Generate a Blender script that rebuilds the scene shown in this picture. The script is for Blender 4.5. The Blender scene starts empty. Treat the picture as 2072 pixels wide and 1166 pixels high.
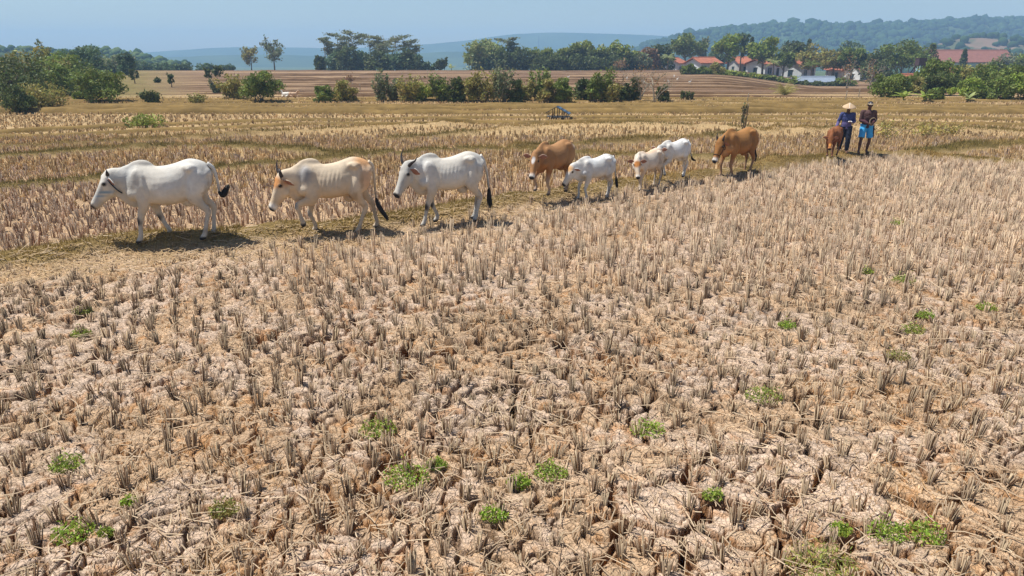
import bpy, math, random
import numpy as np
from mathutils import Vector, Matrix

# ------------------------------------------------------------------ camera, sky, sun, exposure
scene = bpy.context.scene
COL = scene.collection
H_CAM = 3.0
TILT = math.radians(18.7)
FPX = 1382.0                      # focal length in pixels of the 2072 px wide photograph

cam_d = bpy.data.cameras.new('camera')
cam = bpy.data.objects.new('camera', cam_d); COL.objects.link(cam)
cam.location = (0, 0, H_CAM); cam.rotation_euler = (math.pi/2 - TILT, 0, 0)
cam_d.sensor_width = 36; cam_d.lens = 36*FPX/2072; cam_d.clip_start = .05; cam_d.clip_end = 12000
scene.camera = cam

SUN_EL, SUN_AZ = math.radians(65), math.radians(-80)    # azimuth measured from +Y clockwise
to_sun = Vector((math.sin(SUN_AZ)*math.cos(SUN_EL), math.cos(SUN_AZ)*math.cos(SUN_EL), math.sin(SUN_EL)))
world = bpy.data.worlds.new('World'); scene.world = world; world.use_nodes = True
nt = world.node_tree; nt.nodes.clear()
sky = nt.nodes.new('ShaderNodeTexSky'); sky.sky_type = 'NISHITA'; sky.sun_disc = False
sky.sun_elevation = SUN_EL; sky.sun_rotation = SUN_AZ
sky.air_density = 1.0; sky.dust_density = 0.6; sky.ozone_density = 3.0; sky.altitude = 100
bg = nt.nodes.new('ShaderNodeBackground'); bg.inputs['Strength'].default_value = 0.085
wo = nt.nodes.new('ShaderNodeOutputWorld')
nt.links.new(sky.outputs[0], bg.inputs['Color']); nt.links.new(bg.outputs[0], wo.inputs['Surface'])

sl = bpy.data.lights.new('sun', 'SUN'); sl.energy = 5.0; sl.angle = math.radians(.53); sl.color = (1, .968, .915)
sun = bpy.data.objects.new('sun', sl); COL.objects.link(sun)
sun.rotation_euler = to_sun.to_track_quat('Z', 'Y').to_euler(); sun.location = (0, 0, 60)

vs = scene.view_settings
vs.view_transform = 'Standard'; vs.look = 'None'; vs.gamma = 1; vs.exposure = 0.38; vs.use_curve_mapping = False
scene.render.engine = 'CYCLES'
scene.cycles.volume_bounces = 1

HAZE_DENSITY = 0.00068
HAZE_COLOR = (.42, .67, 1.0, 1)

# ------------------------------------------------------------------ helpers
def ray(u, v):
    a = (u-1036)/FPX; b = (583-v)/FPX
    return a, math.cos(TILT)+b*math.sin(TILT), -math.sin(TILT)+b*math.cos(TILT)
def at(u, v, Y):                      # the point at distance Y seen in direction (u, v)
    d = ray(u, v); s = Y/d[1]; return Vector((d[0]*s, Y, H_CAM+d[2]*s))
def gat(u, v, z=0.0):                 # the point of height z seen in direction (u, v)
    d = ray(u, v); s = (z-H_CAM)/d[2]; return Vector((d[0]*s, d[1]*s, z))
def sst(a, b, x):
    t = np.clip((x-a)/(b-a), 0, 1); return t*t*(3-2*t)
def _hash(ix, iy, seed):
    h = (ix.astype(np.int64)*374761393 + iy.astype(np.int64)*668265263 + seed*974634541) & 0xffffffff
    h = ((h ^ (h >> 13))*1274126177) & 0xffffffff
    return ((h ^ (h >> 16)) & 0xffffff)/float(0x1000000)
def vnoise(x, y, seed=0):
    ix = np.floor(x); iy = np.floor(y); fx = x-ix; fy = y-iy
    fx = fx*fx*(3-2*fx); fy = fy*fy*(3-2*fy)
    a = _hash(ix, iy, seed); b = _hash(ix+1, iy, seed); c = _hash(ix, iy+1, seed); d = _hash(ix+1, iy+1, seed)
    return (a*(1-fx)+b*fx)*(1-fy)+(c*(1-fx)+d*fx)*fy
def fbm(x, y, seed=0, oct=4):
    r = np.zeros_like(x, dtype=float); amp = .5
    for o in range(oct):
        r += amp*vnoise(x, y, seed+o*17); x = x*2.03+5.1; y = y*2.03+1.7; amp *= .5
    return r/(1-.5**oct)
def worley(x, y, seed=0):
    ix = np.floor(x); iy = np.floor(y)
    f1 = np.full(x.shape, 9.0); f2 = np.full(x.shape, 9.0); idv = np.zeros(x.shape)
    for dx in (-1, 0, 1):
        for dy in (-1, 0, 1):
            cx = ix+dx; cy = iy+dy
            h = _hash(cx, cy, seed)
            px = cx+.5+(h-.5)*.92; py = cy+.5+(_hash(cx, cy, seed+7)-.5)*.92
            d = np.hypot(px-x, py-y)
            new = d < f1
            f2 = np.where(new, f1, np.minimum(f2, d)); idv = np.where(new, h, idv); f1 = np.where(new, d, f1)
    return f1, f2, idv

def mesh_np(name, V, F, col=None, mat=None, smooth=False):
    V = np.ascontiguousarray(V, dtype=np.float32); F = np.ascontiguousarray(F, dtype=np.int32)
    me = bpy.data.meshes.new(name); k = F.shape[1]
    me.vertices.add(len(V)); me.vertices.foreach_set('co', V.ravel())
    me.loops.add(F.size); me.loops.foreach_set('vertex_index', F.ravel())
    me.polygons.add(len(F)); me.polygons.foreach_set('loop_start', np.arange(0, F.size, k, dtype=np.int32))
    if smooth: me.polygons.foreach_set('use_smooth', np.ones(len(F), dtype=bool))
    me.update(calc_edges=True)
    if col is not None:
        a = me.color_attributes.new('Col', 'FLOAT_COLOR', 'POINT')
        c = np.ones((len(V), 4), dtype=np.float32); c[:, :3] = col
        a.data.foreach_set('color', c.ravel())
    if mat: me.materials.append(mat)
    return me
def mesh_list(name, V, F, col=None, mat=None, smooth=False):
    me = bpy.data.meshes.new(name); me.from_pydata([tuple(p) for p in V], [], [tuple(int(i) for i in f) for f in F]); me.update()
    if smooth: me.polygons.foreach_set('use_smooth', np.ones(len(me.polygons), dtype=bool))
    if col is not None:
        a = me.color_attributes.new('Col', 'FLOAT_COLOR', 'POINT')
        c = np.ones((len(V), 4), dtype=np.float32); c[:, :3] = col
        a.data.foreach_set('color', c.ravel())
    if mat: me.materials.append(mat)
    return me
def link(name, me, parent=None, loc=None):
    o = bpy.data.objects.new(name, me); COL.objects.link(o)
    if parent: o.parent = parent
    if loc is not None: o.location = loc
    return o
def tag(o, label=None, cat=None, group=None, kind=None):
    if label: o['label'] = label
    if cat: o['category'] = cat
    if group: o['group'] = group
    if kind: o['kind'] = kind
    return o
def empty(name, loc, rz=0.0, label=None, cat=None, group=None):
    o = bpy.data.objects.new(name, None); COL.objects.link(o); o.location = loc; o.rotation_euler = (0, 0, rz)
    o.empty_display_size = .1
    return tag(o, label, cat, group)

class MB:                              # collects shapes, builds ONE mesh object
    def __init__(s): s.V = []; s.F = []
    def add(s, V, F):
        n = len(s.V); s.V += [tuple(p) for p in V]; s.F += [tuple(i+n for i in f) for f in F]; return s
    def box(s, c, d, rz=0.0):
        x, y, z = (q/2 for q in d); cs, sn = math.cos(rz), math.sin(rz)
        P = []
        for a in (-x, x):
            for b in (-y, y):
                for e in (-z, z): P.append((c[0]+a*cs-b*sn, c[1]+a*sn+b*cs, c[2]+e))
        return s.add(P, [(0, 1, 3, 2), (4, 6, 7, 5), (0, 4, 5, 1), (2, 3, 7, 6), (0, 2, 6, 4), (1, 5, 7, 3)])
    def prism(s, poly, axis, a, b):    # polygon in the other two axes extruded from a to b
        n = len(poly)
        def p(q, t): return (t, q[0], q[1]) if axis == 'x' else ((q[0], t, q[1]) if axis == 'y' else (q[0], q[1], t))
        P = [p(q, a) for q in poly]+[p(q, b) for q in poly]
        return s.add(P, [tuple(range(n))[::-1], tuple(range(n, 2*n))]+[(i, (i+1) % n, n+(i+1) % n, n+i) for i in range(n)])
    def tube(s, pts, rad, n=8, sub=1, lat=(0, 1, 0)):
        V, F = tube(pts, rad, n, sub, lat); return s.add(V, F)
    def ell(s, c, r, M=None, nu=12, nv=8):
        V, F = ellipsoid(c, r, M, nu, nv); return s.add(V, F)
    def build(s, name, mat, parent=None, smooth=False, loc=None):
        return link(name, mesh_list(name, s.V, s.F, None, mat, smooth), parent, loc)

def cr(P, sub):                        # Catmull-Rom through rows of P
    P = np.asarray(P, float)
    if sub <= 1 or len(P) < 3: return P
    Q = np.vstack([2*P[0]-P[1], P, 2*P[-1]-P[-2]]); out = []
    for i in range(1, len(Q)-2):
        for k in range(sub):
            t = k/sub; a, b, c, d = Q[i-1], Q[i], Q[i+1], Q[i+2]
            out.append(.5*((2*b)+(-a+c)*t+(2*a-5*b+4*c-d)*t*t+(-a+3*b-3*c+d)*t**3))
    out.append(P[-1]); return np.array(out)
def tube(pts, rad, n=10, sub=3, lat=(0, 1, 0)):
    rad = [(r, r) if not hasattr(r, '__len__') else r for r in rad]
    A = cr(np.hstack([np.asarray(pts, float), np.asarray(rad, float)]), sub)
    P = A[:, :3]; R = np.maximum(A[:, 3:5], 1e-4)
    T = np.gradient(P, axis=0); T /= np.linalg.norm(T, axis=1)[:, None]+1e-12
    V = []; lat = np.asarray(lat, float)
    for i in range(len(P)):
        y = lat-T[i]*np.dot(lat, T[i]); ln = np.linalg.norm(y)
        if ln < 1e-3: y = np.cross(T[i], (1, 0, 0)); ln = np.linalg.norm(y)
        y /= ln; z = np.cross(T[i], y)
        for k in range(n):
            a = 2*math.pi*k/n; V.append(P[i]+y*math.cos(a)*R[i, 0]+z*math.sin(a)*R[i, 1])
    m = len(P); F = []
    for i in range(m-1):
        for k in range(n):
            k2 = (k+1) % n; F.append((i*n+k, i*n+k2, (i+1)*n+k2, (i+1)*n+k))
    F.append(tuple(range(n))[::-1]); F.append(tuple((m-1)*n+k for k in range(n)))
    return V, F
def ellipsoid(c, r, M=None, nu=12, nv=8):
    V = []; F = []
    for j in range(nv+1):
        th = math.pi*j/nv
        for i in range(nu):
            ph = 2*math.pi*i/nu
            p = Vector((r[0]*math.sin(th)*math.cos(ph), r[1]*math.sin(th)*math.sin(ph), r[2]*math.cos(th)))
            if M is not None: p = M @ p
            V.append((p[0]+c[0], p[1]+c[1], p[2]+c[2]))
    # merge poles
    for j in range(nv):
        for i in range(nu):
            i2 = (i+1) % nu
            a, b, cc, d = j*nu+i, j*nu+i2, (j+1)*nu+i2, (j+1)*nu+i
            if j == 0: F.append((0, cc, d)) if True else None
            elif j == nv-1: F.append((a, b, nv*nu))
            else: F.append((a, b, cc, d))
    keep = [0]+list(range(nu, nv*nu))+[nv*nu]
    mp = {k: n for n, k in enumerate(keep)}
    V2 = [V[k] for k in keep]; F2 = []
    for f in F: F2.append(tuple(mp[q] for q in f))
    return V2, [f[::-1] for f in F2]
def remeshed(mb, voxel, smooth_it=4, fac=.5):
    me = mesh_list('tmp', mb.V, mb.F); o = link('tmp', me)
    m = o.modifiers.new('r', 'REMESH'); m.mode = 'VOXEL'; m.voxel_size = voxel
    if smooth_it:
        s = o.modifiers.new('s', 'SMOOTH'); s.factor = fac; s.iterations = smooth_it
    dg = bpy.context.evaluated_depsgraph_get()
    out = bpy.data.meshes.new_from_object(o.evaluated_get(dg))
    n = len(out.vertices); V = np.empty(n*3, np.float32); out.vertices.foreach_get('co', V)
    F = [tuple(p.vertices) for p in out.polygons]
    bpy.data.objects.remove(o); bpy.data.meshes.remove(me); bpy.data.meshes.remove(out)
    return V.reshape(-1, 3), F

# ------------------------------------------------------------------ materials
def lin(r, g, b):
    f = lambda c: (c/255/12.92) if c/255 <= .04045 else ((c/255+.055)/1.055)**2.4
    return (f(r), f(g), f(b))
def mat_plain(name, color, rough=.8, noise=0.0, scale=8.0, bump=0.0, attr=False, spec=.3, bscale=None, metallic=0.0):
    m = bpy.data.materials.new(name); m.use_nodes = True; t = m.node_tree; N = t.nodes; L = t.links
    b = N['Principled BSDF']; b.inputs['Roughness'].default_value = rough; b.inputs['Specular IOR Level'].default_value = spec
    b.inputs['Metallic'].default_value = metallic
    if attr:
        a = N.new('ShaderNodeAttribute'); a.attribute_name = 'Col'; src = a.outputs['Color']
    else:
        a = N.new('ShaderNodeRGB'); a.outputs[0].default_value = (*color, 1); src = a.outputs[0]
    tc = N.new('ShaderNodeTexCoord')
    if noise > 0:
        n = N.new('ShaderNodeTexNoise'); n.inputs['Scale'].default_value = scale; n.inputs['Detail'].default_value = 6; n.inputs['Roughness'].default_value = .65
        L.new(tc.outputs['Object'], n.inputs['Vector'])
        mr = N.new('ShaderNodeMapRange'); mr.inputs[1].default_value = .28; mr.inputs[2].default_value = .72
        mr.inputs[3].default_value = 1-noise; mr.inputs[4].default_value = 1+noise
        L.new(n.outputs['Fac'], mr.inputs[0])
        mx = N.new('ShaderNodeVectorMath'); mx.operation = 'SCALE'
        L.new(src, mx.inputs[0]); L.new(mr.outputs[0], mx.inputs['Scale']); src = mx.outputs[0]
    L.new(src, b.inputs['Base Color'])
    if bump > 0:
        n2 = N.new('ShaderNodeTexNoise'); n2.inputs['Scale'].default_value = bscale or scale*3; n2.inputs['Detail'].default_value = 5
        L.new(tc.outputs['Object'], n2.inputs['Vector'])
        bp = N.new('ShaderNodeBump'); bp.inputs['Strength'].default_value = .6; bp.inputs['Distance'].default_value = bump
        L.new(n2.outputs['Fac'], bp.inputs['Height']); L.new(bp.outputs[0], b.inputs['Normal'])
    return m
def mat_leaf(name, trans=.3, rough=.6):
    m = bpy.data.materials.new(name); m.use_nodes = True; t = m.node_tree; N = t.nodes; L = t.links
    b = N['Principled BSDF']; b.inputs['Roughness'].default_value = rough; b.inputs['Specular IOR Level'].default_value = .25
    a = N.new('ShaderNodeAttribute'); a.attribute_name = 'Col'
    L.new(a.outputs['Color'], b.inputs['Base Color'])
    tr = N.new('ShaderNodeBsdfTranslucent'); L.new(a.outputs['Color'], tr.inputs['Color'])
    mx = N.new('ShaderNodeMixShader'); mx.inputs[0].default_value = trans
    L.new(b.outputs[0], mx.inputs[1]); L.new(tr.outputs[0], mx.inputs[2])
    L.new(mx.outputs[0], N['Material Output'].inputs['Surface'])
    return m
M_LEAF = mat_leaf('foliage', .3)
M_STRAW = mat_leaf('dry_straw', .34, .75)
M_GRASS = mat_leaf('bund_grass', .25, .8)
M_BARK = mat_plain('bark', lin(112, 98, 82), .9, .35, 6, .02)
M_PALE_BARK = mat_plain('pale_bark', lin(150, 140, 122), .9, .3, 6, .02)
M_COAT = mat_plain('cattle_coat', (1, 1, 1), .75, .10, 9, .006, attr=True, spec=.2, bscale=60)
M_HORN = mat_plain('horn', lin(52, 44, 40), .45, .3, 30, .002)
M_EYE = mat_plain('eye', (.01, .008, .006), .15)
M_TAILHAIR = mat_plain('tail_hair', (.012, .011, .010), .7, .3, 40, .01)

def ground_material():
    m = bpy.data.materials.new('dry_mud'); m.use_nodes = True; t = m.node_tree; N = t.nodes; L = t.links
    b = N['Principled BSDF']; b.inputs['Roughness'].default_value = .95; b.inputs['Specular IOR Level'].default_value = .1
    at_ = N.new('ShaderNodeAttribute'); at_.attribute_name = 'Col'
    tc = N.new('ShaderNodeTexCoord')
    def noise(s, det=6, rough=.6):
        n = N.new('ShaderNodeTexNoise'); n.inputs['Scale'].default_value = s; n.inputs['Detail'].default_value = det; n.inputs['Roughness'].default_value = rough
        L.new(tc.outputs['Object'], n.inputs['Vector']); return n
    n1 = noise(1.1, 3); n2 = noise(9); n3 = noise(55, 4, .7)
    def scaled(n, lo, hi, a=.3, c=.7):
        mr = N.new('ShaderNodeMapRange'); mr.inputs[1].default_value = a; mr.inputs[2].default_value = c
        mr.inputs[3].default_value = lo; mr.inputs[4].default_value = hi; L.new(n.outputs['Fac'], mr.inputs[0]); return mr.outputs[0]
    src = at_.outputs['Color']
    for n, lo, hi in ((n1, .88, 1.12), (n2, .78, 1.2), (n3, .72, 1.25)):
        v = N.new('ShaderNodeVectorMath'); v.operation = 'SCALE'; L.new(src, v.inputs[0]); L.new(scaled(n, lo, hi), v.inputs['Scale']); src = v.outputs[0]
    L.new(src, b.inputs['Base Color'])
    bp = N.new('ShaderNodeBump'); bp.inputs['Strength'].default_value = .9; bp.inputs['Distance'].default_value = .02
    ad = N.new('ShaderNodeMath'); ad.operation = 'MULTIPLY_ADD'; ad.inputs[1].default_value = .5
    L.new(n3.outputs['Fac'], ad.inputs[0]); L.new(n2.outputs['Fac'], ad.inputs[2])
    hsrc = ad.outputs[0]
    for vsc, wdt, amt in ((11.0, .07, .9), (30.0, .10, .45)):
        wn = noise(vsc*.35, 3); vm = N.new('ShaderNodeVectorMath'); vm.operation = 'MULTIPLY_ADD'; vm.inputs[1].default_value = (.12, .12, .12)
        L.new(wn.outputs['Color'], vm.inputs[0]); L.new(tc.outputs['Object'], vm.inputs[2])
        vo = N.new('ShaderNodeTexVoronoi'); vo.voronoi_dimensions = '2D'; vo.feature = 'DISTANCE_TO_EDGE'; vo.inputs['Scale'].default_value = vsc; L.new(vm.outputs[0], vo.inputs['Vector'])
        mr = N.new('ShaderNodeMapRange'); mr.interpolation_type = 'SMOOTHSTEP'; mr.inputs[1].default_value = 0; mr.inputs[2].default_value = wdt; mr.inputs[3].default_value = 0; mr.inputs[4].default_value = amt; L.new(vo.outputs['Distance'], mr.inputs[0])
        a2 = N.new('ShaderNodeMath'); a2.operation = 'ADD'; L.new(hsrc, a2.inputs[0]); L.new(mr.outputs[0], a2.inputs[1]); hsrc = a2.outputs[0]
    L.new(hsrc, bp.inputs['Height']); L.new(bp.outputs[0], b.inputs['Normal'])
    return m
M_MUD = ground_material()

# ------------------------------------------------------------------ the land: paddies, bunds, terraces
LINES = []        # X, Y arrays; bund height, half width, terrace step, colour
def add_line(px, z, hb, w, step, col, full=True, rough=.06):
    P = np.array([tuple(gat(u, v, z))[:2] for u, v in px]); o = np.argsort(P[:, 0]); P = P[o]
    xs = np.linspace(P[0, 0], P[-1, 0], 400); ys = np.interp(xs, P[:, 0], P[:, 1])
    k = np.ones(9)/9; ys2 = np.convolve(np.pad(ys, 4, mode='edge'), k, mode='valid')
    sl = np.gradient(ys2, xs)
    LINES.append(dict(X=xs, Y=ys2, S=np.sqrt(1+sl*sl), hb=hb, w=w, step=step, col=np.array(col), full=full, seed=len(LINES)*13+3, rough=rough))
OLIVE = lin(108, 92, 48); OLIVE2 = lin(112, 92, 50); DARKSOIL = lin(92, 72, 50)
add_line([(-220, 556), (0, 526), (130, 511), (280, 493), (420, 481), (560, 469), (660, 462), (760, 450), (900, 431), (1000, 413), (1100, 397), (1200, 386),
          (1300, 370), (1400, 359), (1520, 346), (1600, 331), (1690, 319), (1760, 313), (1850, 317), (1950, 322), (2072, 331), (2300, 342)], .05, .17, .38, 0.0, lin(134, 112, 66))
add_line([(-220, 398), (0, 379), (160, 367), (300, 354), (443, 341), (520, 333), (600, 327), (726, 317), (829, 310), (943, 302), (1040, 302), (1159, 311),
          (1270, 316), (1435, 323), (1570, 334)], .03, .14, .38, 0.0, OLIVE, False)
add_line([(-220, 336), (0, 319), (160, 308), (300, 300), (443, 294), (520, 300), (606, 305), (726, 315)], .03, .16, .38, 0.0, OLIVE, False)
add_line([(1040, 302), (1171, 294), (1270, 288), (1343, 282), (1420, 279), (1466, 274), (1570, 267), (1700, 262), (1860, 262), (2072, 268), (2300, 276)], .03, .16, .38, 0, OLIVE2, False)
add_line([(1840, 314), (1920, 303), (1990, 296), (2072, 291), (2300, 284)], .03, .16, .5, 0, OLIVE, False)
add_line([(-220, 314), (0, 299), (200, 288), (400, 279), (503, 273), (606, 267), (740, 260), (843, 255), (946, 250)], .05, .16, .40, 0, OLIVE2, False)
add_line([(780, 282), (905, 273), (987, 266), (1069, 260), (1160, 254), (1250, 253), (1435, 256), (1570, 265)], .05, .16, .40, 0, OLIVE2, False)
add_line([(-300, 290), (0, 278), (226, 268), (420, 259), (503, 255), (606, 250), (709, 249), (820, 252), (946, 248), (1049, 248), (1160, 246), (1300, 244), (1500, 243), (1700, 246), (2072, 253), (2400, 258)], .06, .15, .4, .04, OLIVE2)
add_line([(-300, 278), (0, 268), (185, 258), (420, 248), (600, 242), (800, 240), (1000, 238), (1200, 237), (1500, 236), (1800, 237), (2072, 243), (2400, 248)], .1, .13, .4, .04, OLIVE2)
rng0 = random.Random(5)
def wob(v, amp, tilt=0.0):
    ph = rng0.random()*6; ph2 = rng0.random()*6
    return [(u, v+amp*(math.sin(u/210+ph)+.6*math.sin(u/95+ph2))+tilt*(u-1036)/1000) for u in range(-500, 2601, 70)]
z = .12
for v, hb, st in ((229, .26, .08), (221, .23, .07), (213.5, .2, .06), (206.5, .18, .06), (200.5, .15, .05)):
    add_line(wob(v, 1.0), z, hb, .42, st, DARKSOIL, rough=.22); z += st
RIB0 = 7
for i, v in enumerate((195, 190, 185.5, 181, 176.5, 172.5, 168.5, 164.5, 161, 157.5, 154, 150.5, 147.5, 144.5, 141.5)):
    add_line(wob(v, .8, rng0.uniform(-1, 1)), z, .13+.004*i, .5+.03*i, .018, DARKSOIL, rough=.2); z += .018
EDGE = LINES[-1]

def line_d(l, x, y):
    yl = np.interp(x, l['X'], l['Y']); s = np.interp(x, l['X'], l['S'])
    d = (y-yl)/s
    inside = np.ones_like(x) if l['full'] else (sst(l['X'][0]-.3, l['X'][0]+.1, x)*(1-sst(l['X'][-1]-.1, l['X'][-1]+.3, x)))
    return d, inside
def land(x, y):
    """height without cracks, bund factor, bund colour, terrace index"""
    x = np.asarray(x, float); y = np.asarray(y, float)
    h = np.zeros_like(x); bund = np.zeros_like(x); bc = np.zeros(x.shape+(3,)); idx = np.zeros_like(x)
    far = sst(60, 200, y)
    for i, l in enumerate(LINES):
        d, ins = line_d(l, x, y)
        wig = (fbm(x*1.3, y*1.3, l['seed'], 2)-.5)*l['w']*.9
        q = np.abs(d+wig)/l['w']
        b = np.exp(-(q**2.6))*ins
        if i < RIB0: h += b*l['hb']*(1+(fbm(x*.9+3, y*.9, l['seed']+5, 2)-.5)*1.2)
        if l['full']: h += l['step']*sst(-.15, .15, d)
        idx += (i+1)*7.31*(d > 0)*(ins > .5)
        m = np.clip(b*1.6, 0, 1); new = m > bund
        bund = np.where(new, m, bund); bc = np.where(new[..., None], l['col'], bc)
    # the land sinks gently beyond the terraces, so the far valley lies lower
    h -= sst(118, 330, y)*6.0 + sst(330, 900, y)*6
    # right: village ground a little lower behind the field edge
    h -= sst(.27, .44, x/np.maximum(y, 1))*sst(52, 92, y)*(1-sst(140, 330, y))*1.6
    return h, bund, bc, idx
def zg(x, y):
    return float(land(np.array([x]), np.array([y]))[0][0])
def cracks(x, y):
    """depth of cracks and lumps of the dried mud"""
    wx = x+(fbm(x*2.3, y*2.3, 91, 3)-.5)*.42; wy = y+(fbm(x*2.3+9, y*2.3, 92, 3)-.5)*.42
    f1, f2, i1 = worley(wx*1.75, wy*2.1, 4)
    e1 = (f2-f1)/1.9
    pw = fbm(x*.55, y*.55, 31, 2); wdt = .010+.050*sst(.36, .70, pw)*(.4+i1)
    c1 = 1-sst(wdt*.5, wdt*.95, e1)
    g1, g2, i2 = worley(wx*5.6+3, wy*6.6+1, 8)
    e2 = (g2-g1)/6; wd2 = .005+.021*sst(.34, .66, fbm(x*1.1, y*1.1, 44, 2))
    c2 = 1-sst(wd2*.4, wd2*1.15, e2)
    h1, h2, i3 = worley(wx*13+3, wy*15+1, 18)
    e3 = (h2-h1)/14; c3 = 1-sst(.0015, .006, e3)
    lump = (fbm(x*3.1, y*3.1, 61, 4)-.5)*.040+(fbm(x*14, y*14, 62, 3)-.5)*.016
    tilt = (i1-.5)*.03+(i2-.5)*.026+(i3-.5)*.006
    dome = -.005*np.exp(-(e2/.012)**2)-.008*np.exp(-(e1/.04)**2)
    cw1 = 1-sst(wdt*.6, wdt*1.5, e1); cw2 = 1-sst(wd2*.6, wd2*1.7, e2)
    return lump+tilt+dome-c1*.15*(.5+pw)-c2*.072-c3*.010, cw1, cw2, i2, i1

def build_ground():
    v = np.concatenate([np.arange(1230, 640, -2.4), np.arange(640, 138, -2.4)])
    b = (583-v)/FPX; dy = math.cos(TILT)+b*math.sin(TILT); dz = -math.sin(TILT)+b*math.cos(TILT)
    Yr = dy*(-H_CAM/dz)
    Yr = Yr[Yr < 190]
    pre = np.array([-60, -20, -6, -1, .8, 1.8, 2.5]); pre = pre[pre < Yr[0]-.2]
    post = np.array([200, 215, 240, 270, 310, 360, 430, 520, 640, 800, 1000, 1300, 1700, 1990])
    Yr = np.concatenate([pre, Yr, post])
    core = np.linspace(-.93, .93, 720)
    s = np.concatenate([[-14, -5, -2.6, -1.7, -1.3, -1.12], core, [1.12, 1.3, 1.7, 2.6, 5, 14]])
    Y, S = np.meshgrid(Yr, s, indexing='ij'); X = S*np.where(Y < 3.2, 3.2, Y)
    far = Y > 900
    X = np.where(far & (np.abs(S) > 3), np.sign(S)*2990, X)
    h, bund, bc, idx = land(X, Y); bund = bund*(1-sst(26, 30, Y))
    near = Y < 30
    Xn, Yn = X[near], Y[near]
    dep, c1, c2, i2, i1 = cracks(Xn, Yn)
    d1, _ = line_d(LINES[0], Xn, Yn)
    amp = np.where(d1 < 0, 1.0, .55)*(1-sst(20, 30, Yn))*(1-.5*sst(7, 12, Yn))
    mu = 1-np.clip(bund[near], 0, 1)
    # straw-covered strip in front of the bund hides most cracks
    sm = strawmask(Xn, Yn)
    h[near] += dep*amp*mu*(1-.6*sm)
    h += bund*(fbm(X*4, Y*4, 77, 3)-.5)*.10
    # colours
    n_big = fbm(X*.35, Y*.35, 12, 3); n_mid = fbm(X*1.7, Y*1.7, 13, 4)
    pale = np.array(lin(198, 173, 149)); tan = np.array(lin(184, 152, 116)); ochre = np.array(lin(172, 118, 62)); pinkb = np.array(lin(186, 154, 130)); gold = np.array(lin(198, 168, 122)); golden2 = np.array(lin(184, 154, 110))
    C = np.empty(X.shape+(3,)); C[:] = pale
    t = sst(.44, .62, n_mid)[..., None]*.75; C = C*(1-t)+tan*t
    t = sst(7, 3.5, Y)[..., None]*.0; C = C*(1-t)+tan*t
    t = (sst(.62, .74, fbm(X*7, Y*7, 21, 3))*.5)[..., None]; C = C*(1-t)+ochre*t
    # cracks painted dark brown to deepen their shade, rusty subsoil in places
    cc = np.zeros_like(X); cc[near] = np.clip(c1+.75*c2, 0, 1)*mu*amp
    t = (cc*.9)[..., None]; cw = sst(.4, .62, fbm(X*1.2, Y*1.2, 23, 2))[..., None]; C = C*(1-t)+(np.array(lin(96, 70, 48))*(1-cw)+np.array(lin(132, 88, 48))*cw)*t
    d1 = line_d(LINES[0], X, Y)[0]; beyond = sst(-.2, .2, d1)[..., None]
    h01 = np.mod(np.sin(idx*12.9898)*43758.5453, 1.0)[..., None]
    mid = pinkb*(1-h01)+gold*h01
    t2 = sst(14, 24, Y)[..., None]; mid = mid*(1-t2)+(gold*(1-h01)+golden2*h01)*t2
    farc = np.array(lin(126, 100, 78))*(1-h01)+np.array(lin(158, 130, 98))*h01
    t3 = sst(46, 56, Y+ (n_big-.5)*4)[..., None]; mid = mid*(1-t3)+farc*t3
    # the grassy slope on the far left
    t4 = (sst(-.42, -.58, X/np.maximum(Y, 1))*sst(44, 52, Y)*(.6+.7*n_mid))[..., None]; t4 = np.clip(t4, 0, 1); mid = mid*(1-t4)+np.array(lin(126, 116, 66))*t4
    t5 = sst(165, 300, Y)[..., None]; mid = mid*(1-t5)+np.array(lin(84, 96, 56))*t5
    C = C*(1-beyond)+mid*beyond
    C *= (.92+.16*n_big[..., None])
    sm = strawmask(X, Y)[..., None]; C = C*(1-.5*sm)+np.array(lin(194, 164, 122))*.5*sm
    m = (bund*(.75+.4*n_mid))[..., None]; m = np.clip(m, 0, .95); C = C*(1-m)+bc*m
    V = np.stack([X, Y, h], -1).reshape(-1, 3); nr, nc = X.shape
    i = np.arange((nr-1)*(nc)).reshape(nr-1, nc)[:, :-1].ravel()
    F = np.stack([i, i+1, i+nc+1, i+nc], 1)
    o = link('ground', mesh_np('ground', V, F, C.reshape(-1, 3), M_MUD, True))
    tag(o, 'cracked dry rice paddies with bunds and terraces out to the valley', kind='structure')
def strawmask(x, y):
    d, _ = line_d(LINES[0], x, y)
    r = sst(3.2, 0.2, x)                    # more on the left half
    m = sst(-2.3, -.5, d)*(d < .6)*(.2+.65*r)
    return np.clip(m*(.6+.9*fbm(x*.8, y*.8, 71, 3)), 0, 1)
build_ground()
M_BUND = mat_plain('bund_soil', (1, 1, 1), .95, .3, 1.5, .04, attr=True, spec=.1)
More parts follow.
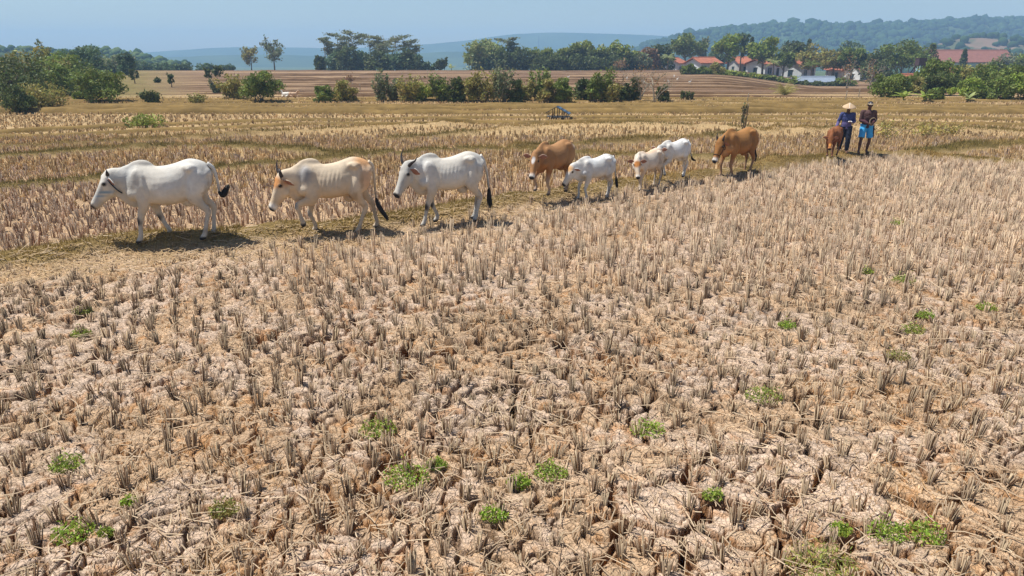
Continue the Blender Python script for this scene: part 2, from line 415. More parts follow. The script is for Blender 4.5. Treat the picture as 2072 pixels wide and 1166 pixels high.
def build_bund(l, i):
    vis = np.abs(l['X']) < 1.0*l['Y']+2; xs = l['X'][vis]; xs = np.linspace(xs[0], xs[-1], 420); ys = np.interp(xs, l['X'], l['Y'])
    ys = ys+(fbm(xs*.35, xs*0+i, 7+i, 3)-.5)*.6+(fbm(xs*.05, xs*0+i, 9+i, 2)-.5)*(.05*ys if i > 13 else 0)
    hh = (.115 if i not in (9, 10) else .2)*(.35+1.3*fbm(xs*.45, xs*0+3+i, 17+i, 3))
    if i > 13: hh = hh*(.15+.95*sst(.36, .52, fbm(xs*.09, xs*0+i*3.3, 57, 3)))*sst(-.50, -.36, xs/ys)
    ww = (.22+.003*ys)*(.7+.6*fbm(xs*.3, xs*0+5, 27+i, 2))
    base = land(xs, ys-ww*1.4)[0]; base2 = land(xs, ys+ww*1.6)[0]
    rows = [(ys-ww*1.25, base-.05), (ys-ww*.95, base+hh*.45), (ys-ww*.5, base+hh*.92), (ys+ww*.25, np.maximum(base, base2)+hh*.9), (ys+ww*1.3, base2-.05)]
    V = np.stack([np.stack([xs, y_, z_], 1) for y_, z_ in rows], 0).reshape(-1, 3); n = len(xs)
    q = np.arange(n-1); F = np.concatenate([np.stack([k*n+q, k*n+q+1, (k+1)*n+q+1, (k+1)*n+q], 1) for k in range(4)], 0)
    t = fbm(np.tile(xs, 5)*.8, np.repeat(np.arange(5), n)*1.7+i, 37, 3)[:, None]
    far = i > 13
    ca, cb = (np.array(lin(74, 56, 40)), np.array(lin(112, 86, 60))) if far else (np.array(lin(98, 80, 46)), np.array(lin(138, 112, 66)))
    o = link('bund', mesh_np('bund', V, F, ca*(1-t)+cb*t, M_BUND, True)); tag(o, 'low earth bund between terraced paddies', kind='structure')
for i, l in enumerate(LINES):
    if i >= RIB0: build_bund(l, i)

# ------------------------------------------------------------------ hills and haze
M_HILL = mat_plain('hill_slope', (1, 1, 1), .95, .3, .02, 0, attr=True, spec=.05)
def hill(name, prof, Y0, Y1, zb, label, colfn, rows=26, cols=260, rough=3.0, back=1.25, seed=3):
    us = np.linspace(prof[0][0], prof[-1][0], cols); vt = np.interp(us, [p[0] for p in prof], [p[1] for p in prof])
    k = np.ones(7)/7; vt = np.convolve(np.pad(vt, 3, mode='edge'), k, mode='valid')
    V = []; top = np.array([tuple(at(u, v, Y1)) for u, v in zip(us, vt)])
    tx = top[:, 0]/Y1
    T = np.concatenate([np.linspace(0, 1, rows), np.linspace(1.06, 1.5, 5)])
    Z = np.zeros((len(T), cols)); X = np.zeros_like(Z); YY = np.zeros_like(Z)
    for i, t in enumerate(T):
        y = Y0+(Y1-Y0)*t
        s = sst(0, 1, np.array(t)) if t <= 1 else 1-((t-1)/.5)**1.3
        X[i] = tx*(y if t <= 1 else Y1+(y-Y1)); YY[i] = y
        Z[i] = zb+(top[:, 2]-zb)*s
    n = fbm(X/(Y1*.05), YY/(Y1*.05), seed, 4)-.5
    m = np.sin(np.clip(np.array(T), 0, 1)*math.pi)[:, None]
    Z += n*rough*(.55+m*2.2)
    C = colfn(X, YY, Z)
    i = np.arange(len(T)*cols).reshape(len(T), cols)[:-1, :-1].ravel()
    F = np.stack([i, i+1, i+cols+1, i+cols], 1)
    o = link(name, mesh_np(name, np.stack([X, YY, Z], -1).reshape(-1, 3), F, C.reshape(-1, 3), M_HILL, True))
    tag(o, label, kind='structure'); return X, YY, Z
def greenc(X, Y, Z):
    n = fbm(X*.012, Y*.012, 6, 4)[..., None]
    return np.array(lin(50, 70, 42))*(1-n)+np.array(lin(78, 90, 54))*n
def scarc(X, Y, Z):
    n = fbm(X*.05, Y*.035, 6, 4)[..., None]; t = sst(.50, .60, n)
    return np.array(lin(84, 88, 60))*(1-t)+np.array(lin(128, 106, 86))*t
def forest(name, X, Y, Z, count, size, seed, label, keep=None, cols=((38, 58, 36), (62, 82, 44))):
    rs = np.random.RandomState(seed)
    nr, nc = X.shape; fi = rs.uniform(0, nr-6.01, count); fj = rs.uniform(0, nc-1.01, count)
    i = fi.astype(int); j = fj.astype(int); a = (fi-i)[:, None]; b = (fj-j)[:, None]
    G = np.stack([X, Y, Z], -1)
    P = (G[i, j]*(1-a)+G[i+1, j]*a)*(1-b)+(G[i, j+1]*(1-a)+G[i+1, j+1]*a)*b
    if keep is not None: P = P[keep(P)]
    n = len(P)
    # icosahedron blobs with jitter
    ph = (1+5**.5)/2
    ico = np.array([(-1, ph, 0), (1, ph, 0), (-1, -ph, 0), (1, -ph, 0), (0, -1, ph), (0, 1, ph), (0, -1, -ph), (0, 1, -ph), (ph, 0, -1), (ph, 0, 1), (-ph, 0, -1), (-ph, 0, 1)])/1.9
    tf = np.array([(0, 11, 5), (0, 5, 1), (0, 1, 7), (0, 7, 10), (0, 10, 11), (1, 5, 9), (5, 11, 4), (11, 10, 2), (10, 7, 6), (7, 1, 8), (3, 9, 4), (3, 4, 2), (3, 2, 6), (3, 6, 8), (3, 8, 9), (4, 9, 5), (2, 4, 11), (6, 2, 10), (8, 6, 7), (9, 8, 1)])
    sc = size*rs.uniform(.55, 1.35, n)*(1+.5*(rs.rand(n) < .06))
    J = rs.uniform(.72, 1.28, (n, 12, 1))
    V = P[:, None, :]+ico[None]*J*sc[:, None, None]*np.array([1, 1, .95])+np.array([0, 0, 1])*sc[:, None, None]*.45
    F = (tf[None]+12*np.arange(n)[:, None, None]).reshape(-1, 3)
    t = rs.rand(n, 1, 1); C = np.array(lin(*cols[0]))*(1-t)+np.array(lin(*cols[1]))*t; C = np.repeat(C, 12, 1)*rs.uniform(.8, 1.2, (n, 12, 1))
    o = link(name, mesh_np(name, V.reshape(-1, 3), F, C.reshape(-1, 3), M_HILL, False))
    tag(o, label, 'forest', kind='stuff')
hill('far_hill', [(-700, 122), (0, 120), (200, 116), (300, 106), (400, 99), (480, 95), (600, 96), (700, 98), (820, 92), (900, 88), (960, 80), (1010, 73), (1060, 68), (1130, 67), (1250, 69), (1340, 73), (1450, 82), (1600, 90), (2700, 95)],
     1400, 1700, -14, 'pale blue far hills along the horizon', greenc, rough=5, seed=9)
hill('middle_hill', [(-700, 121), (250, 124), (330, 116), (450, 112), (560, 111), (680, 116), (800, 112), (900, 104), (960, 104), (1060, 96), (1300, 110), (1500, 118)],
     1000, 1200, -14, 'low hazy blue foothills before the far hills', greenc, rough=4, seed=19)
RX, RY, RZ = hill('forested_hill', [(1220, 126), (1262, 108), (1300, 95), (1340, 87), (1400, 72), (1460, 63), (1520, 58), (1600, 54), (1700, 57), (1790, 56), (1880, 50), (1960, 45), (2040, 44), (2200, 43), (2700, 50)],
     560, 880, -12, 'forested blue-green ridge behind the village', greenc, rough=4, seed=29)
forest('forest', RX, RY, RZ, 6000, 3.6, 41, 'dense hazy forest covering the ridge behind the village')
SX, SY, SZ = hill('bare_slope', [(1800, 118), (1850, 106), (1890, 92), (1940, 80), (2000, 79), (2072, 82), (2200, 78), (2700, 80)],
     330, 480, -8, 'foothill with bare reddish earth patches at the right', scarc, rough=3, seed=39)
forest('scrub', SX, SY, SZ, 420, 2.6, 43, 'scattered scrub on the bare foothill at the right')
LX, LY, LZ = hill('left_slope', [(-900, 96), (-300, 100), (0, 103), (120, 106), (200, 108), (250, 112), (300, 121), (340, 130), (380, 136)],
     210, 330, -7, 'wooded slope behind the trees at the left', greenc, rough=2, seed=49)
forest('wood', LX, LY, LZ, 2600, 1.45, 44, 'dense wood on the low slope at the left', cols=((52, 74, 40), (92, 106, 58)))

def haze():
    m = bpy.data.materials.new('haze'); m.use_nodes = True; t = m.node_tree; t.nodes.clear()
    o_ = t.nodes.new('ShaderNodeOutputMaterial'); p = t.nodes.new('ShaderNodeVolumePrincipled')
    p.inputs['Color'].default_value = HAZE_COLOR; p.inputs['Density'].default_value = HAZE_DENSITY; p.inputs['Anisotropy'].default_value = 0.0
    t.links.new(p.outputs[0], o_.inputs['Volume'])
    MB().box((0, 940, 26), (6000, 2120, 88)).build('haze', m)
    tag(bpy.data.objects['haze'], 'thin blue dry-season haze over the fields', kind='stuff')
haze()

# ------------------------------------------------------------------ buildings of the village
M_WALL = mat_plain('whitewash', lin(214, 218, 216), .85, .12, 1.2, .01)
M_WALLB = mat_plain('pale_teal_plaster', lin(150, 190, 186), .85, .12, 1.2, .01)
M_GREYW = mat_plain('grey_plaster', lin(168, 168, 160), .9, .2, 1.5, .01)
M_TILE = mat_plain('orange_tile', lin(166, 102, 76), .85, .3, 1.5, .03)
M_TILE2 = mat_plain('weathered_tile', lin(140, 96, 84), .85, .2, 1.5, .03)
M_TIN = mat_plain('tin_roof', lin(150, 160, 172), .5, .15, 2, .01, metallic=.3)
M_WOODD = mat_plain('dark_wood', lin(62, 50, 44), .8, .2, 5, .005)
M_GLASSD = mat_plain('dark_window', lin(40, 56, 60), .2, .1, 2)
M_TEAL = mat_plain('teal_paint', lin(60, 140, 130), .6, .1, 3)
M_RUST = mat_plain('rusty_tank', lin(74, 56, 56), .7, .3, 4, .005)

def house(name, u, Y, zbase, L, D, eave, ridge, rz, label, wallm, roofm, nwin=2, cat='house', group=None, hip=0.0, over=.45, door=True, shutters=None):
    X = at(u, 115, Y).x
    r = empty(name, (X, Y, zbase), rz, label, cat, group)
    w = MB().box((0, 0, eave/2), (L, D, eave))
    for sx in (-1, 1):
        w.prism([(-D/2, eave), (D/2, eave), (0, ridge-.12)], 'x', sx*L/2-(.2 if sx > 0 else 0), sx*L/2+(.2 if sx < 0 else 0)) if hip == 0 else None
    w.build('wall', wallm, r)
    rf = MB(); tk = .14; oy = D/2+over; sl = (ridge-eave)/(D/2); ez = eave-over*sl+.05; ox = L/2+over
    for sy in (-1, 1):
        poly = [(sy*oy, ez), (0, ridge+.05), (0, ridge+.05+tk), (sy*oy, ez+tk)]
        if sy < 0: poly = poly[::-1]
        if hip == 0: rf.prism(poly, 'x', -ox, ox)
        else:
            rf.add([(-ox, sy*oy, ez), (ox, sy*oy, ez), (ox-hip, 0, ridge+.1), (-ox+hip, 0, ridge+.1)], [(0, 1, 2, 3) if sy < 0 else (3, 2, 1, 0)])
    if hip:
        for sx in (-1, 1): rf.add([(sx*ox, -oy, ez), (sx*ox, oy, ez), (sx*(ox-hip), 0, ridge+.1)], [(0, 1, 2) if sx > 0 else (2, 1, 0)])
        rf.box((0, 0, ez-.04), (2*ox, 2*oy, .08))
    ro = rf.build('roof', roofm, r)
    rc = MB().prism([(-.14, ridge+.17), (.14, ridge+.17), (0, ridge+.33)], 'x', -ox+hip, ox-hip).build('ridge_cap', roofm, ro)
    xs = [(-L/2+L*(i+.5)/nwin) for i in range(nwin)]
    for i, x in enumerate(xs):
        if door and i == nwin//2 and nwin > 1:
            d = MB().box((x, -D/2-.03, eave*.37), (.95, .08, eave*.74)).build('door', shutters or M_WOODD, r)
            MB().box((x+.35, -D/2-.09, eave*.36), (.07, .05, .16)).build('handle', M_TIN, d)
        else:
            wd = MB().box((x, -D/2-.02, eave*.56), (1.1, .06, eave*.42)).build('window', M_GLASSD, r)
            f = MB()
            for sx in (-.6, .6): f.box((x+sx, -D/2-.05, eave*.56), (.1, .1, eave*.46))
            f.box((x, -D/2-.05, eave*.56), (.07, .09, eave*.42)); f.box((x, -D/2-.05, eave*.79), (1.3, .1, .08))
            f.build('frame', shutters or wallm, wd)
            MB().box((x, -D/2-.08, eave*.33), (1.4, .2, .08)).build('sill', wallm, wd)
    wd = MB().box((-L/2-.02, 0, eave*.56), (.06, .9, eave*.4)).build('window', M_GLASSD, r)
    MB().box((-L/2-.05, 0, eave*.8), (.1, 1.1, .08)).build('lintel', wallm, wd)
    return r
HZ = -.9
house('village_house', 1364, 158, -1.2, 3.6, 4.4, 2.9, 3.8, .85, 'white gable house beside the palm, leftmost in the village', M_WALL, M_TILE, 2)
house('village_house', 1424, 150, -1.0, 5.4, 4.4, 2.8, 3.7, .5, 'white house with orange roof and teal shutters, left end of the village', M_WALL, M_TILE, 3, shutters=M_TEAL)
house('village_house', 1512, 152, -1.2, 6, 5, 2.9, 4.0, .2, 'orange-roofed house in the shade between two big green trees', M_GREYW, M_TILE, 2)
house('village_house', 1549, 146, -1.2, 5.0, 5, 2.8, 3.6, .5, 'pale house under orange roof behind the coconut palm', M_WALL, M_TILE, 2)
house('village_house', 1617, 138, -1.6, 5.2, 4.6, 2.9, 4.1, .7, 'white gable house with orange roof above the blue-grey shed', M_WALL, M_TILE, 2)
house('village_house', 1703, 140, -1.9, 4.4, 4.6, 2.7, 3.8, -.3, 'house with steep orange roof right of the blue-grey shed', M_GREYW, M_TILE, 2, hip=1.4)
house('village_house', 1746, 132, -2.3, 3.6, 4, 3.0, 4.4, .3, 'small white-walled house showing between two thin tree trunks', M_WALL, M_TILE, 1, door=False)
house('village_house', 1843, 96, -1.0, 1.7, 2.2, 1.1, 1.6, .2, 'tiny orange-roofed hut beside the dark water tower', M_WALLB, M_TILE, 1, door=False, over=.25)
house('village_house', 1938, 110, -1.0, 1.6, 2.0, 1.5, 2.1, -.4, 'orange roof corner peeping through the bushes below the long hall', M_WALL, M_TILE, 1, door=False)
house('long_shed', 1652, 112, -2.1, 6.2, 2.6, 1.35, 1.95, .06, 'low blue-white shed with grey metal roof by the field edge', mat_plain('pale_blue_wall', lin(176, 200, 222), .8, .1, 2), M_TIN, 3, cat='shed', over=.3)
house('long_hall', 1953, 190, -4.2, 21.5, 7, 6.2, 8.7, .10, 'long two-storey hall with brown-red tiled roof on the right', M_WALLB, M_TILE2, 7, cat='building', over=.7)
# water tower
wt = empty('water_tower', (at(1865, 115, 102).x, 102, -.8), 0, 'dark rusty water tank on tall posts among the trees', 'water tower')
MB().box((0, 0, 3.1), (1.05, 1.05, .95)).box((0, 0, 3.62), (1.15, 1.15, .08)).build('tank', M_RUST, wt)
for sx in (-.45, .45):
    for sy in (-.45, .45): MB().box((sx, sy, 1.3), (.12, .12, 2.62)).build('post', M_RUST, wt)
for sy in (-.45, .45): MB().box((0, sy, 1.2), (.78, .06, .08)).build('brace', M_RUST, wt)
# far mast on the hazy hill
mp = at(1090, 90, 1500)
ms = empty('radio_mast', (mp.x, 1500, mp.z-16), 0, 'thin radio mast standing on the far hazy hill', 'mast')
MB().tube([(0, 0, 0), (0, 0, 32)], [1.2, .5], 4).build('mast_pole', M_RUST, ms)
# field shelter
p = gat(1128, 236, .16); p.z = zg(p.x, p.y)
hs = empty('field_shelter', p, -.18, 'small open field shelter with striped blue-grey metal roof on thin posts', 'shelter')
M_SHR = mat_plain('blue_metal_sheet', lin(78, 104, 126), .45, .2, 6, metallic=.2); M_SHD = mat_plain('dark_metal_sheet', lin(52, 62, 76), .5, .2, 6)
for k in range(6):
    a, b = .0+k*.115, .0+(k+1)*.115
    zf = lambda t: .62-.62*t
    MB().prism([(-.02+a*.95, .60-a*.52), (-.02+b*.95, .60-b*.52), (-.02+b*.95, .628-b*.52+.01*(k % 2)), (-.02+a*.95, .628-a*.52+.01*(k % 2))], 'y', -.42, .42).build('roof_sheet', M_SHR if k % 2 else M_SHD, hs)
MB().prism([(-.03, .60), (-.03, .63), (-.55, .33), (-.55, .30)], 'y', -.42, .42).build('roof_sheet', M_SHD, hs)
for x, h in ((-.48, .35), (-.2, .52), (.05, .58), (.3, .44), (.52, .32)):
    for y in (-.36, .36): MB().box((x, y, h/2), (.035, .035, h)).build('post', M_WOODD, hs)
MB().box((.05, 0, .12), (1.1, .6, .04)).build('platform', M_GREYW, hs)

# ------------------------------------------------------------------ trees and shrubs
def leaves(rs, P, s, col, var=.25, flat=0.0, asp=.5, hue=.12):
    n = len(P); s = np.broadcast_to(np.asarray(s, float), (n,))*rs.uniform(.6, 1.4, n)
    a = rs.normal(size=(n, 3)); a[:, 2] *= (1-flat); a /= np.linalg.norm(a, axis=1)[:, None]+1e-9
    q = rs.normal(size=(n, 3)); b = np.cross(a, q); b /= np.linalg.norm(b, axis=1)[:, None]+1e-9
    V = np.stack([P+a*s[:, None], P+b*(s*asp)[:, None], P-a*s[:, None], P-b*(s*asp)[:, None]], 1)
    F = np.arange(n*4).reshape(n, 4)
    c = np.asarray(col)
    if c.ndim == 1: c = np.repeat(c[None], n, 0)
    c = c*rs.uniform(1-var, 1+var, (n, 1)); c = c*(1+rs.uniform(-hue, hue, (n, 3)))
    return V.reshape(-1, 3), F, np.repeat(c, 4, 0)
G = {k: np.array(lin(*v)) for k, v in dict(dark=(94, 104, 58), mid=(118, 130, 62), bright=(136, 150, 62), pale=(150, 158, 98), olive=(152, 144, 80), teak=(140, 136, 78),
     grey=(128, 134, 98), blue=(98, 116, 78), brown=(146, 114, 78), yellow=(150, 158, 72), feather=(124, 128, 92), straw=(176, 160, 92)).items()}
TREES = []
def crown_points(rs, n, c, r, nclump, clump_r, shell=.55, flatb=.35):
    d = rs.normal(size=(nclump, 3)); d /= np.linalg.norm(d, axis=1)[:, None]
    rad = rs.uniform(shell, 1.0, (nclump, 1))**.8
    d[:, 2] = np.where(d[:, 2] < -flatb, -flatb*rs.rand(nclump), d[:, 2])
    cl = np.array(c)+d*rad*np.array(r)*(1-clump_r*.6)
    k = rs.randint(0, nclump, n)
    off = rs.normal(size=(n, 3)); off /= np.linalg.norm(off, axis=1)[:, None]; off *= rs.uniform(.25, 1, (n, 1))**.6
    P = cl[k]+off*clump_r*np.mean(r)*np.array([1, 1, .75])*rs.uniform(.7, 1.25, (nclump, 1))[k]
    return P, cl, k
def plant(name, u, vb, vt, w, Y, kind, col, label, cat='tree', group=None, n=None, seed=None):
    seed = seed if seed is not None else int(u*7+vt*13) % 100000
    rs = np.random.RandomState(seed); X = at(u, 115, Y).x; zb = zg(X, Y)-.05
    Hh = max(at(u, vt, Y).z-zb, .5); Wd = w/FPX*Y*1.02/2
    r = empty(name, (X, Y, zb), 0, label, cat, group)
    px = Y/FPX; ls = 3.0*px                            # leaf length matched to real leaf sprays at that distance
    tr = MB(); c = G[col]; bark = M_BARK
    def limb(a, b, ra, rb, bend=.15):
        a = np.array(a, float); b = np.array(b, float); m = (a+b)/2+rs.normal(size=3)*np.linalg.norm(b-a)*bend*.5
        tr.tube([a, m, b], [ra, (ra+rb)/2, rb], 6, 3)
    if kind in ('round', 'teak', 'dark', 'high'):
        n = int((n or min(3600, 900+w*26))*.85); cz, rz = (Hh*.5, Hh*.53) if kind != 'high' else (Hh*.66, Hh*.38)
        nclump = 30; P, cl, k = crown_points(rs, n, (0, 0, cz), (Wd*1.2, Wd, rz), nclump, .36, .35, .95); P[:, 2] = np.abs(P[:, 2])
        if kind in ('dark', 'teak', 'round'):
            m_s = int(n*(.30 if kind != 'round' else .16)); aa = rs.uniform(0, 6.283, m_s); r2 = Wd*1.1*np.sqrt(rs.rand(m_s)); P[:m_s] = np.stack([np.cos(aa)*r2, np.sin(aa)*r2, Hh*.5*rs.rand(m_s)], 1)
        cc = c*rs.uniform(.72, 1.28, (nclump, 1))
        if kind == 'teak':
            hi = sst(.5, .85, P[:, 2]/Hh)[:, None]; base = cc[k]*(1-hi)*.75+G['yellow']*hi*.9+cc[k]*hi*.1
        else: base = cc[k]
        V, F, C = leaves(rs, P, ls, base)
        tr.tube([(0, 0, 0), (rs.normal()*.1, 0, Hh*.3), (rs.normal()*.2, 0, Hh*.75)], [Hh*.028+.03, Hh*.022+.02, .02], 7, 3)
        for i in range(7): limb((0, 0, Hh*rs.uniform(.22, .5)), cl[i]*.85, Hh*.013+.01, .015)
    elif kind == 'shrub':
        n = n or int(min(4200, 1100+w*26)); nclump = 26
        P, cl, k = crown_points(rs, n, (0, 0, Hh*.42), (Wd*1.14, Wd*.9, Hh*.70), nclump, .34, .3, .6)
        P[:, 2] = np.abs(P[:, 2]-.02)+.02
        cc = c*rs.uniform(.7, 1.3, (nclump, 1)); V, F, C = leaves(rs, P, ls*.85, cc[k])
        for i in range(10): limb((rs.normal()*.12*Wd, rs.normal()*.1*Wd, 0), cl[i], Hh*.012+.008, .006)
    elif kind == 'scrag':                              # loose leggy shrub with sprays of leaves
        n = n or int(min(2600, 500+w*24)); P = []
        st = 13
        for i in range(st):
            b = np.array([rs.normal()*.35*Wd, rs.normal()*.3*Wd, 0]); t = np.array([rs.uniform(-1, 1)*Wd, rs.uniform(-.8, .8)*Wd, Hh*rs.uniform(.5, 1.0)])
            limb(b, t, Hh*.010+.006, .005, .2); m = n//st; tt = rs.uniform(.12, 1, m)[:, None]**.8
            P.append(b+(t-b)*tt+rs.normal(size=(m, 3))*Wd*.15*np.array([1, 1, .8]))
        P = np.vstack(P); P[:, 2] = np.abs(P[:, 2]); V, F, C = leaves(rs, P, ls*.85, c, .4)
    elif kind == 'sparse':
        n = n or 620; P = []
        tr.tube([(0, 0, 0), (rs.normal()*.1, 0, Hh*.5), (rs.normal()*.2, 0, Hh*.95)], [Hh*.02+.03, Hh*.013, .02], 6, 3)
        for i in range(16):
            z0 = Hh*rs.uniform(.25, .75); a = rs.uniform(0, 6.28); t = np.array([math.cos(a)*Wd*rs.uniform(.5, 1), math.sin(a)*Wd*rs.uniform(.5, 1), min(z0+Hh*rs.uniform(.12, .4), Hh)])
            limb((0, 0, z0), t, Hh*.008, .01, .2); m = n//16; tt = rs.uniform(.35, 1, m)[:, None]
            P.append(np.array([0, 0, z0])+(t-np.array([0, 0, z0]))*tt+rs.normal(size=(m, 3))*Wd*.13)
        P = np.vstack(P); V, F, C = leaves(rs, P, ls*.8, c, .35)
    elif kind == 'albizia':
        n = n or 950; P = []; bark = M_PALE_BARK
        top = Hh*.97; tr.tube([(0, 0, 0), (rs.normal()*.15, 0, Hh*.5), (rs.normal()*.3, 0, top)], [Hh*.016+.03, Hh*.012, .03], 6, 3)
        nl = 10
        for i in range(nl):
            z0 = Hh*(.42+.5*(i/nl)); a = rs.uniform(0, 6.28); rr = Wd*rs.uniform(.55, 1.05)
            t = np.array([math.cos(a)*rr, math.sin(a)*rr, min(z0+Hh*rs.uniform(.06, .16), top)])
            limb((0, 0, z0), t, Hh*.007, .015, .12); m = n//nl; tt = rs.uniform(.4, 1.1, m)[:, None]
            P.append(np.array([0, 0, z0])+(t-np.array([0, 0, z0]))*tt+rs.normal(size=(m, 3))*np.array([Wd*.2, Wd*.2, Hh*.012]))
        P = np.vstack(P); V, F, C = leaves(rs, P, ls*.62, c, .3, flat=.7)
    elif kind == 'column':
        n = n or 900; zz = rs.uniform(.06, 1, n); a = rs.uniform(0, 6.28, n); rr = Wd*np.sqrt(rs.rand(n))*np.clip(np.sin(np.clip(zz, .08, 1)**.7*math.pi)+.25, 0, 1)
        P = np.stack([np.cos(a)*rr, np.sin(a)*rr, zz*Hh], 1); V, F, C = leaves(rs, P, ls*.8, c, .3)
        tr.tube([(0, 0, 0), (0, 0, Hh*.5), (0, 0, Hh*.9)], [Hh*.02, .05, .02], 6, 1)
    elif kind == 'willow':                             # tall drooping feathery crown
        n = n or 5200; nclump = 44; P, cl, k = crown_points(rs, n, (0, 0, Hh*.56), (Wd, Wd*.8, Hh*.44), nclump, .26, .4)
        P[:, 2] -= rs.rand(n)**2*Hh*.14; cc = c*rs.uniform(.8, 1.2, (nclump, 1)); V, F, C = leaves(rs, P, ls*.8, cc[k], .25)
        for i in range(9): limb((rs.normal()*.3, rs.normal()*.3, 0), cl[i], Hh*.016, .02)
    elif kind == 'dead':
        bark = M_PALE_BARK; V = None
        def twig(b, d, ln, rr, dep):
            b = np.array(b); e = b+d*ln; limb(b, e, rr, rr*.6, .12)
            if dep:
                for q in range(3):
                    d2 = d+rs.normal(size=3)*.45; d2[2] = abs(d2[2])*.8+.15; d2 /= np.linalg.norm(d2)
                    twig(b+(e-b)*rs.uniform(.45, 1), d2, ln*rs.uniform(.5, .75), rr*.55, dep-1)
        twig((0, 0, 0), np.array([rs.normal()*.06, 0, 1.0]), Hh*.5, Hh*.018+.012, 3)
        for q in range(2): twig((0, 0, Hh*.1*q), np.array([rs.uniform(-.5, .5), rs.uniform(-.4, .4), .8]), Hh*.4, Hh*.010+.008, 2)
        P = rs.normal(size=(160, 3))*np.array([Wd*.5, Wd*.5, Hh*.2])+np.array([0, 0, Hh*.6]); V, F, C = leaves(rs, P, ls*.6, G['brown'], .3)
    if kind in ('palm', 'young_palm', 'banana'):
        V = []; F = []; C = []; q = 0
        hs_ = Hh*(.62 if kind == 'palm' else .08 if kind == 'young_palm' else .25)
        if kind == 'banana': bark = M_LEAF_GREEN
        tr.tube([(0, 0, 0), (.05*Hh, 0, hs_*.5), (.02*Hh, 0, hs_)], [Hh*(.03 if kind != 'banana' else .05)+.02, Hh*.022+.015, Hh*.018+.012], 7, 3)
        nf = 16 if kind != 'banana' else 8
        for i in range(nf):
            a = 6.283*i/nf+rs.normal()*.2; el = rs.uniform(-.1, 1.25) if kind == 'palm' else rs.uniform(.5, 1.4); ln = (Hh-hs_)*rs.uniform(.75, 1.1)*(1.25 if kind == 'palm' else 1.05)
            prev = None; base = np.array([.02*Hh, 0, hs_]); p_ = base.copy(); sg = 9
            mid = []
            for s_ in range(sg+1):
                t = s_/sg; e_ = el-t*(1.5 if kind == 'palm' else 1.2)
                mid.append(p_.copy()); p_ = p_+np.array([math.cos(a)*math.cos(e_), math.sin(a)*math.cos(e_), math.sin(e_)])*ln/sg
            sd = np.array([-math.sin(a), math.cos(a), 0])
            for s_ in range(sg):
                t = (s_+.5)/sg
                if kind == 'banana':
                    wv = ln*.17*math.sin(max(t*1.05, .05)*math.pi)**.6 if t < .95 else .01
                    for sgn in (-1, 1):
                        V += [mid[s_], mid[s_+1], mid[s_+1]+sd*sgn*wv+np.array([0, 0, -.25*wv]), mid[s_]+sd*sgn*wv+np.array([0, 0, -.25*wv])]; F.append((q, q+1, q+2, q+3)); q += 4
                        C += [c*rs.uniform(.75, 1.25)]*4
                else:
                    wl = ln*.30*math.sin(min(t*1.1+.12, 1)*math.pi)**.5+ln*.03
                    for sgn in (-1, 1):
                        for o_ in (0, .5):
                            b0 = mid[s_]*(1-o_)+mid[s_+1]*o_; dd = (mid[s_+1]-mid[s_]); tip = b0+sd*sgn*wl*.8+dd*1.3+np.array([0, 0, -wl*.45])
                            V += [b0, b0+dd*.28, tip, tip]; F.append((q, q+1, q+2, q+3)); q += 4; C += [c*rs.uniform(.7, 1.3)]*4
        V = np.array(V); F = np.array(F); C = np.array(C)
    tr.build('trunk' if kind not in ('shrub', 'scrag') else 'stems', bark, r, True)
    if V is not None:
        link('crown' if kind not in ('shrub', 'scrag') else 'foliage', mesh_np('crown', V, F, C, M_LEAF, False), r)
    return r
M_LEAF_GREEN = mat_plain('green_stem', lin(120, 132, 70), .7, .2, 4)
LG = 'trees of the left edge'; GR = 'trees of the middle grove'; TG = 'trees of the long treeline'; HG = 'shrubs of the hedge'; VG = 'trees of the village'; BG = 'bushes of the right bank'
T = plant
# left edge
T('broadleaf_tree', 8, 205, 106, 100, 42, 'dark', 'dark', 'dark dense tree cut by the left edge of the picture', group=LG)
T('broadleaf_tree', 66, 200, 97, 120, 52, 'round', 'olive', 'broad olive-green tree just right of the left-edge tree', group=LG)
T('broadleaf_tree', 124, 198, 100, 110, 58, 'round', 'mid', 'mid-green tree between the olive tree and the round bush', group=LG)
T('slender_tree', 90, 185, 80, 30, 75, 'sparse', 'grey', 'wispy treetop sticking up above the left trees', group=LG)
T('broadleaf_tree', 172, 170, 86, 76, 88, 'dark', 'blue', 'tall blue-green tree rising behind the round dark bush', group=LG)
T('broadleaf_tree', 140, 170, 98, 60, 96, 'round', 'blue', 'hazy tree left of the tall blue-green tree', group=LG)
T('broadleaf_tree', 252, 165, 104, 32, 98, 'round', 'blue', 'narrow tree standing alone right of the left tree mass', group=LG)
T('broadleaf_tree', 222, 165, 110, 70, 108, 'round', 'grey', 'low hazy tree between the tall and the narrow tree', group=LG)
T('broadleaf_tree', 38, 204, 100, 80, 47, 'dark', 'dark', 'dark leafy tree between the left-edge tree and the olive tree', group=LG)
T('broadleaf_tree', 98, 202, 112, 84, 50, 'dark', 'mid', 'green tree crowding the olive tree from the right', group=LG)
T('broadleaf_tree', 152, 198, 116, 70, 62, 'round', 'dark', 'dark green tree directly left of the round bush', group=LG)
T('round_bush', 197, 203, 131, 98, 44, 'shrub', 'mid', 'big round green bush at the left field edge', 'bush', n=5200)
T('shrub', 150, 203, 178, 50, 45, 'shrub', 'mid', 'low shrub at the left foot of the big round bush', 'bush')
T('shrub', 70, 206, 168, 80, 40, 'scrag', 'olive', 'leggy shrub before the olive-green tree', 'bush')
T('shrub', 20, 210, 172, 60, 38, 'shrub', 'dark', 'dark shrub in the left corner of the far field', 'bush')
T('slender_tree', 264, 172, 140, 18, 70, 'sparse', 'dark', 'small thin dark tree on the grassy slope', n=300)
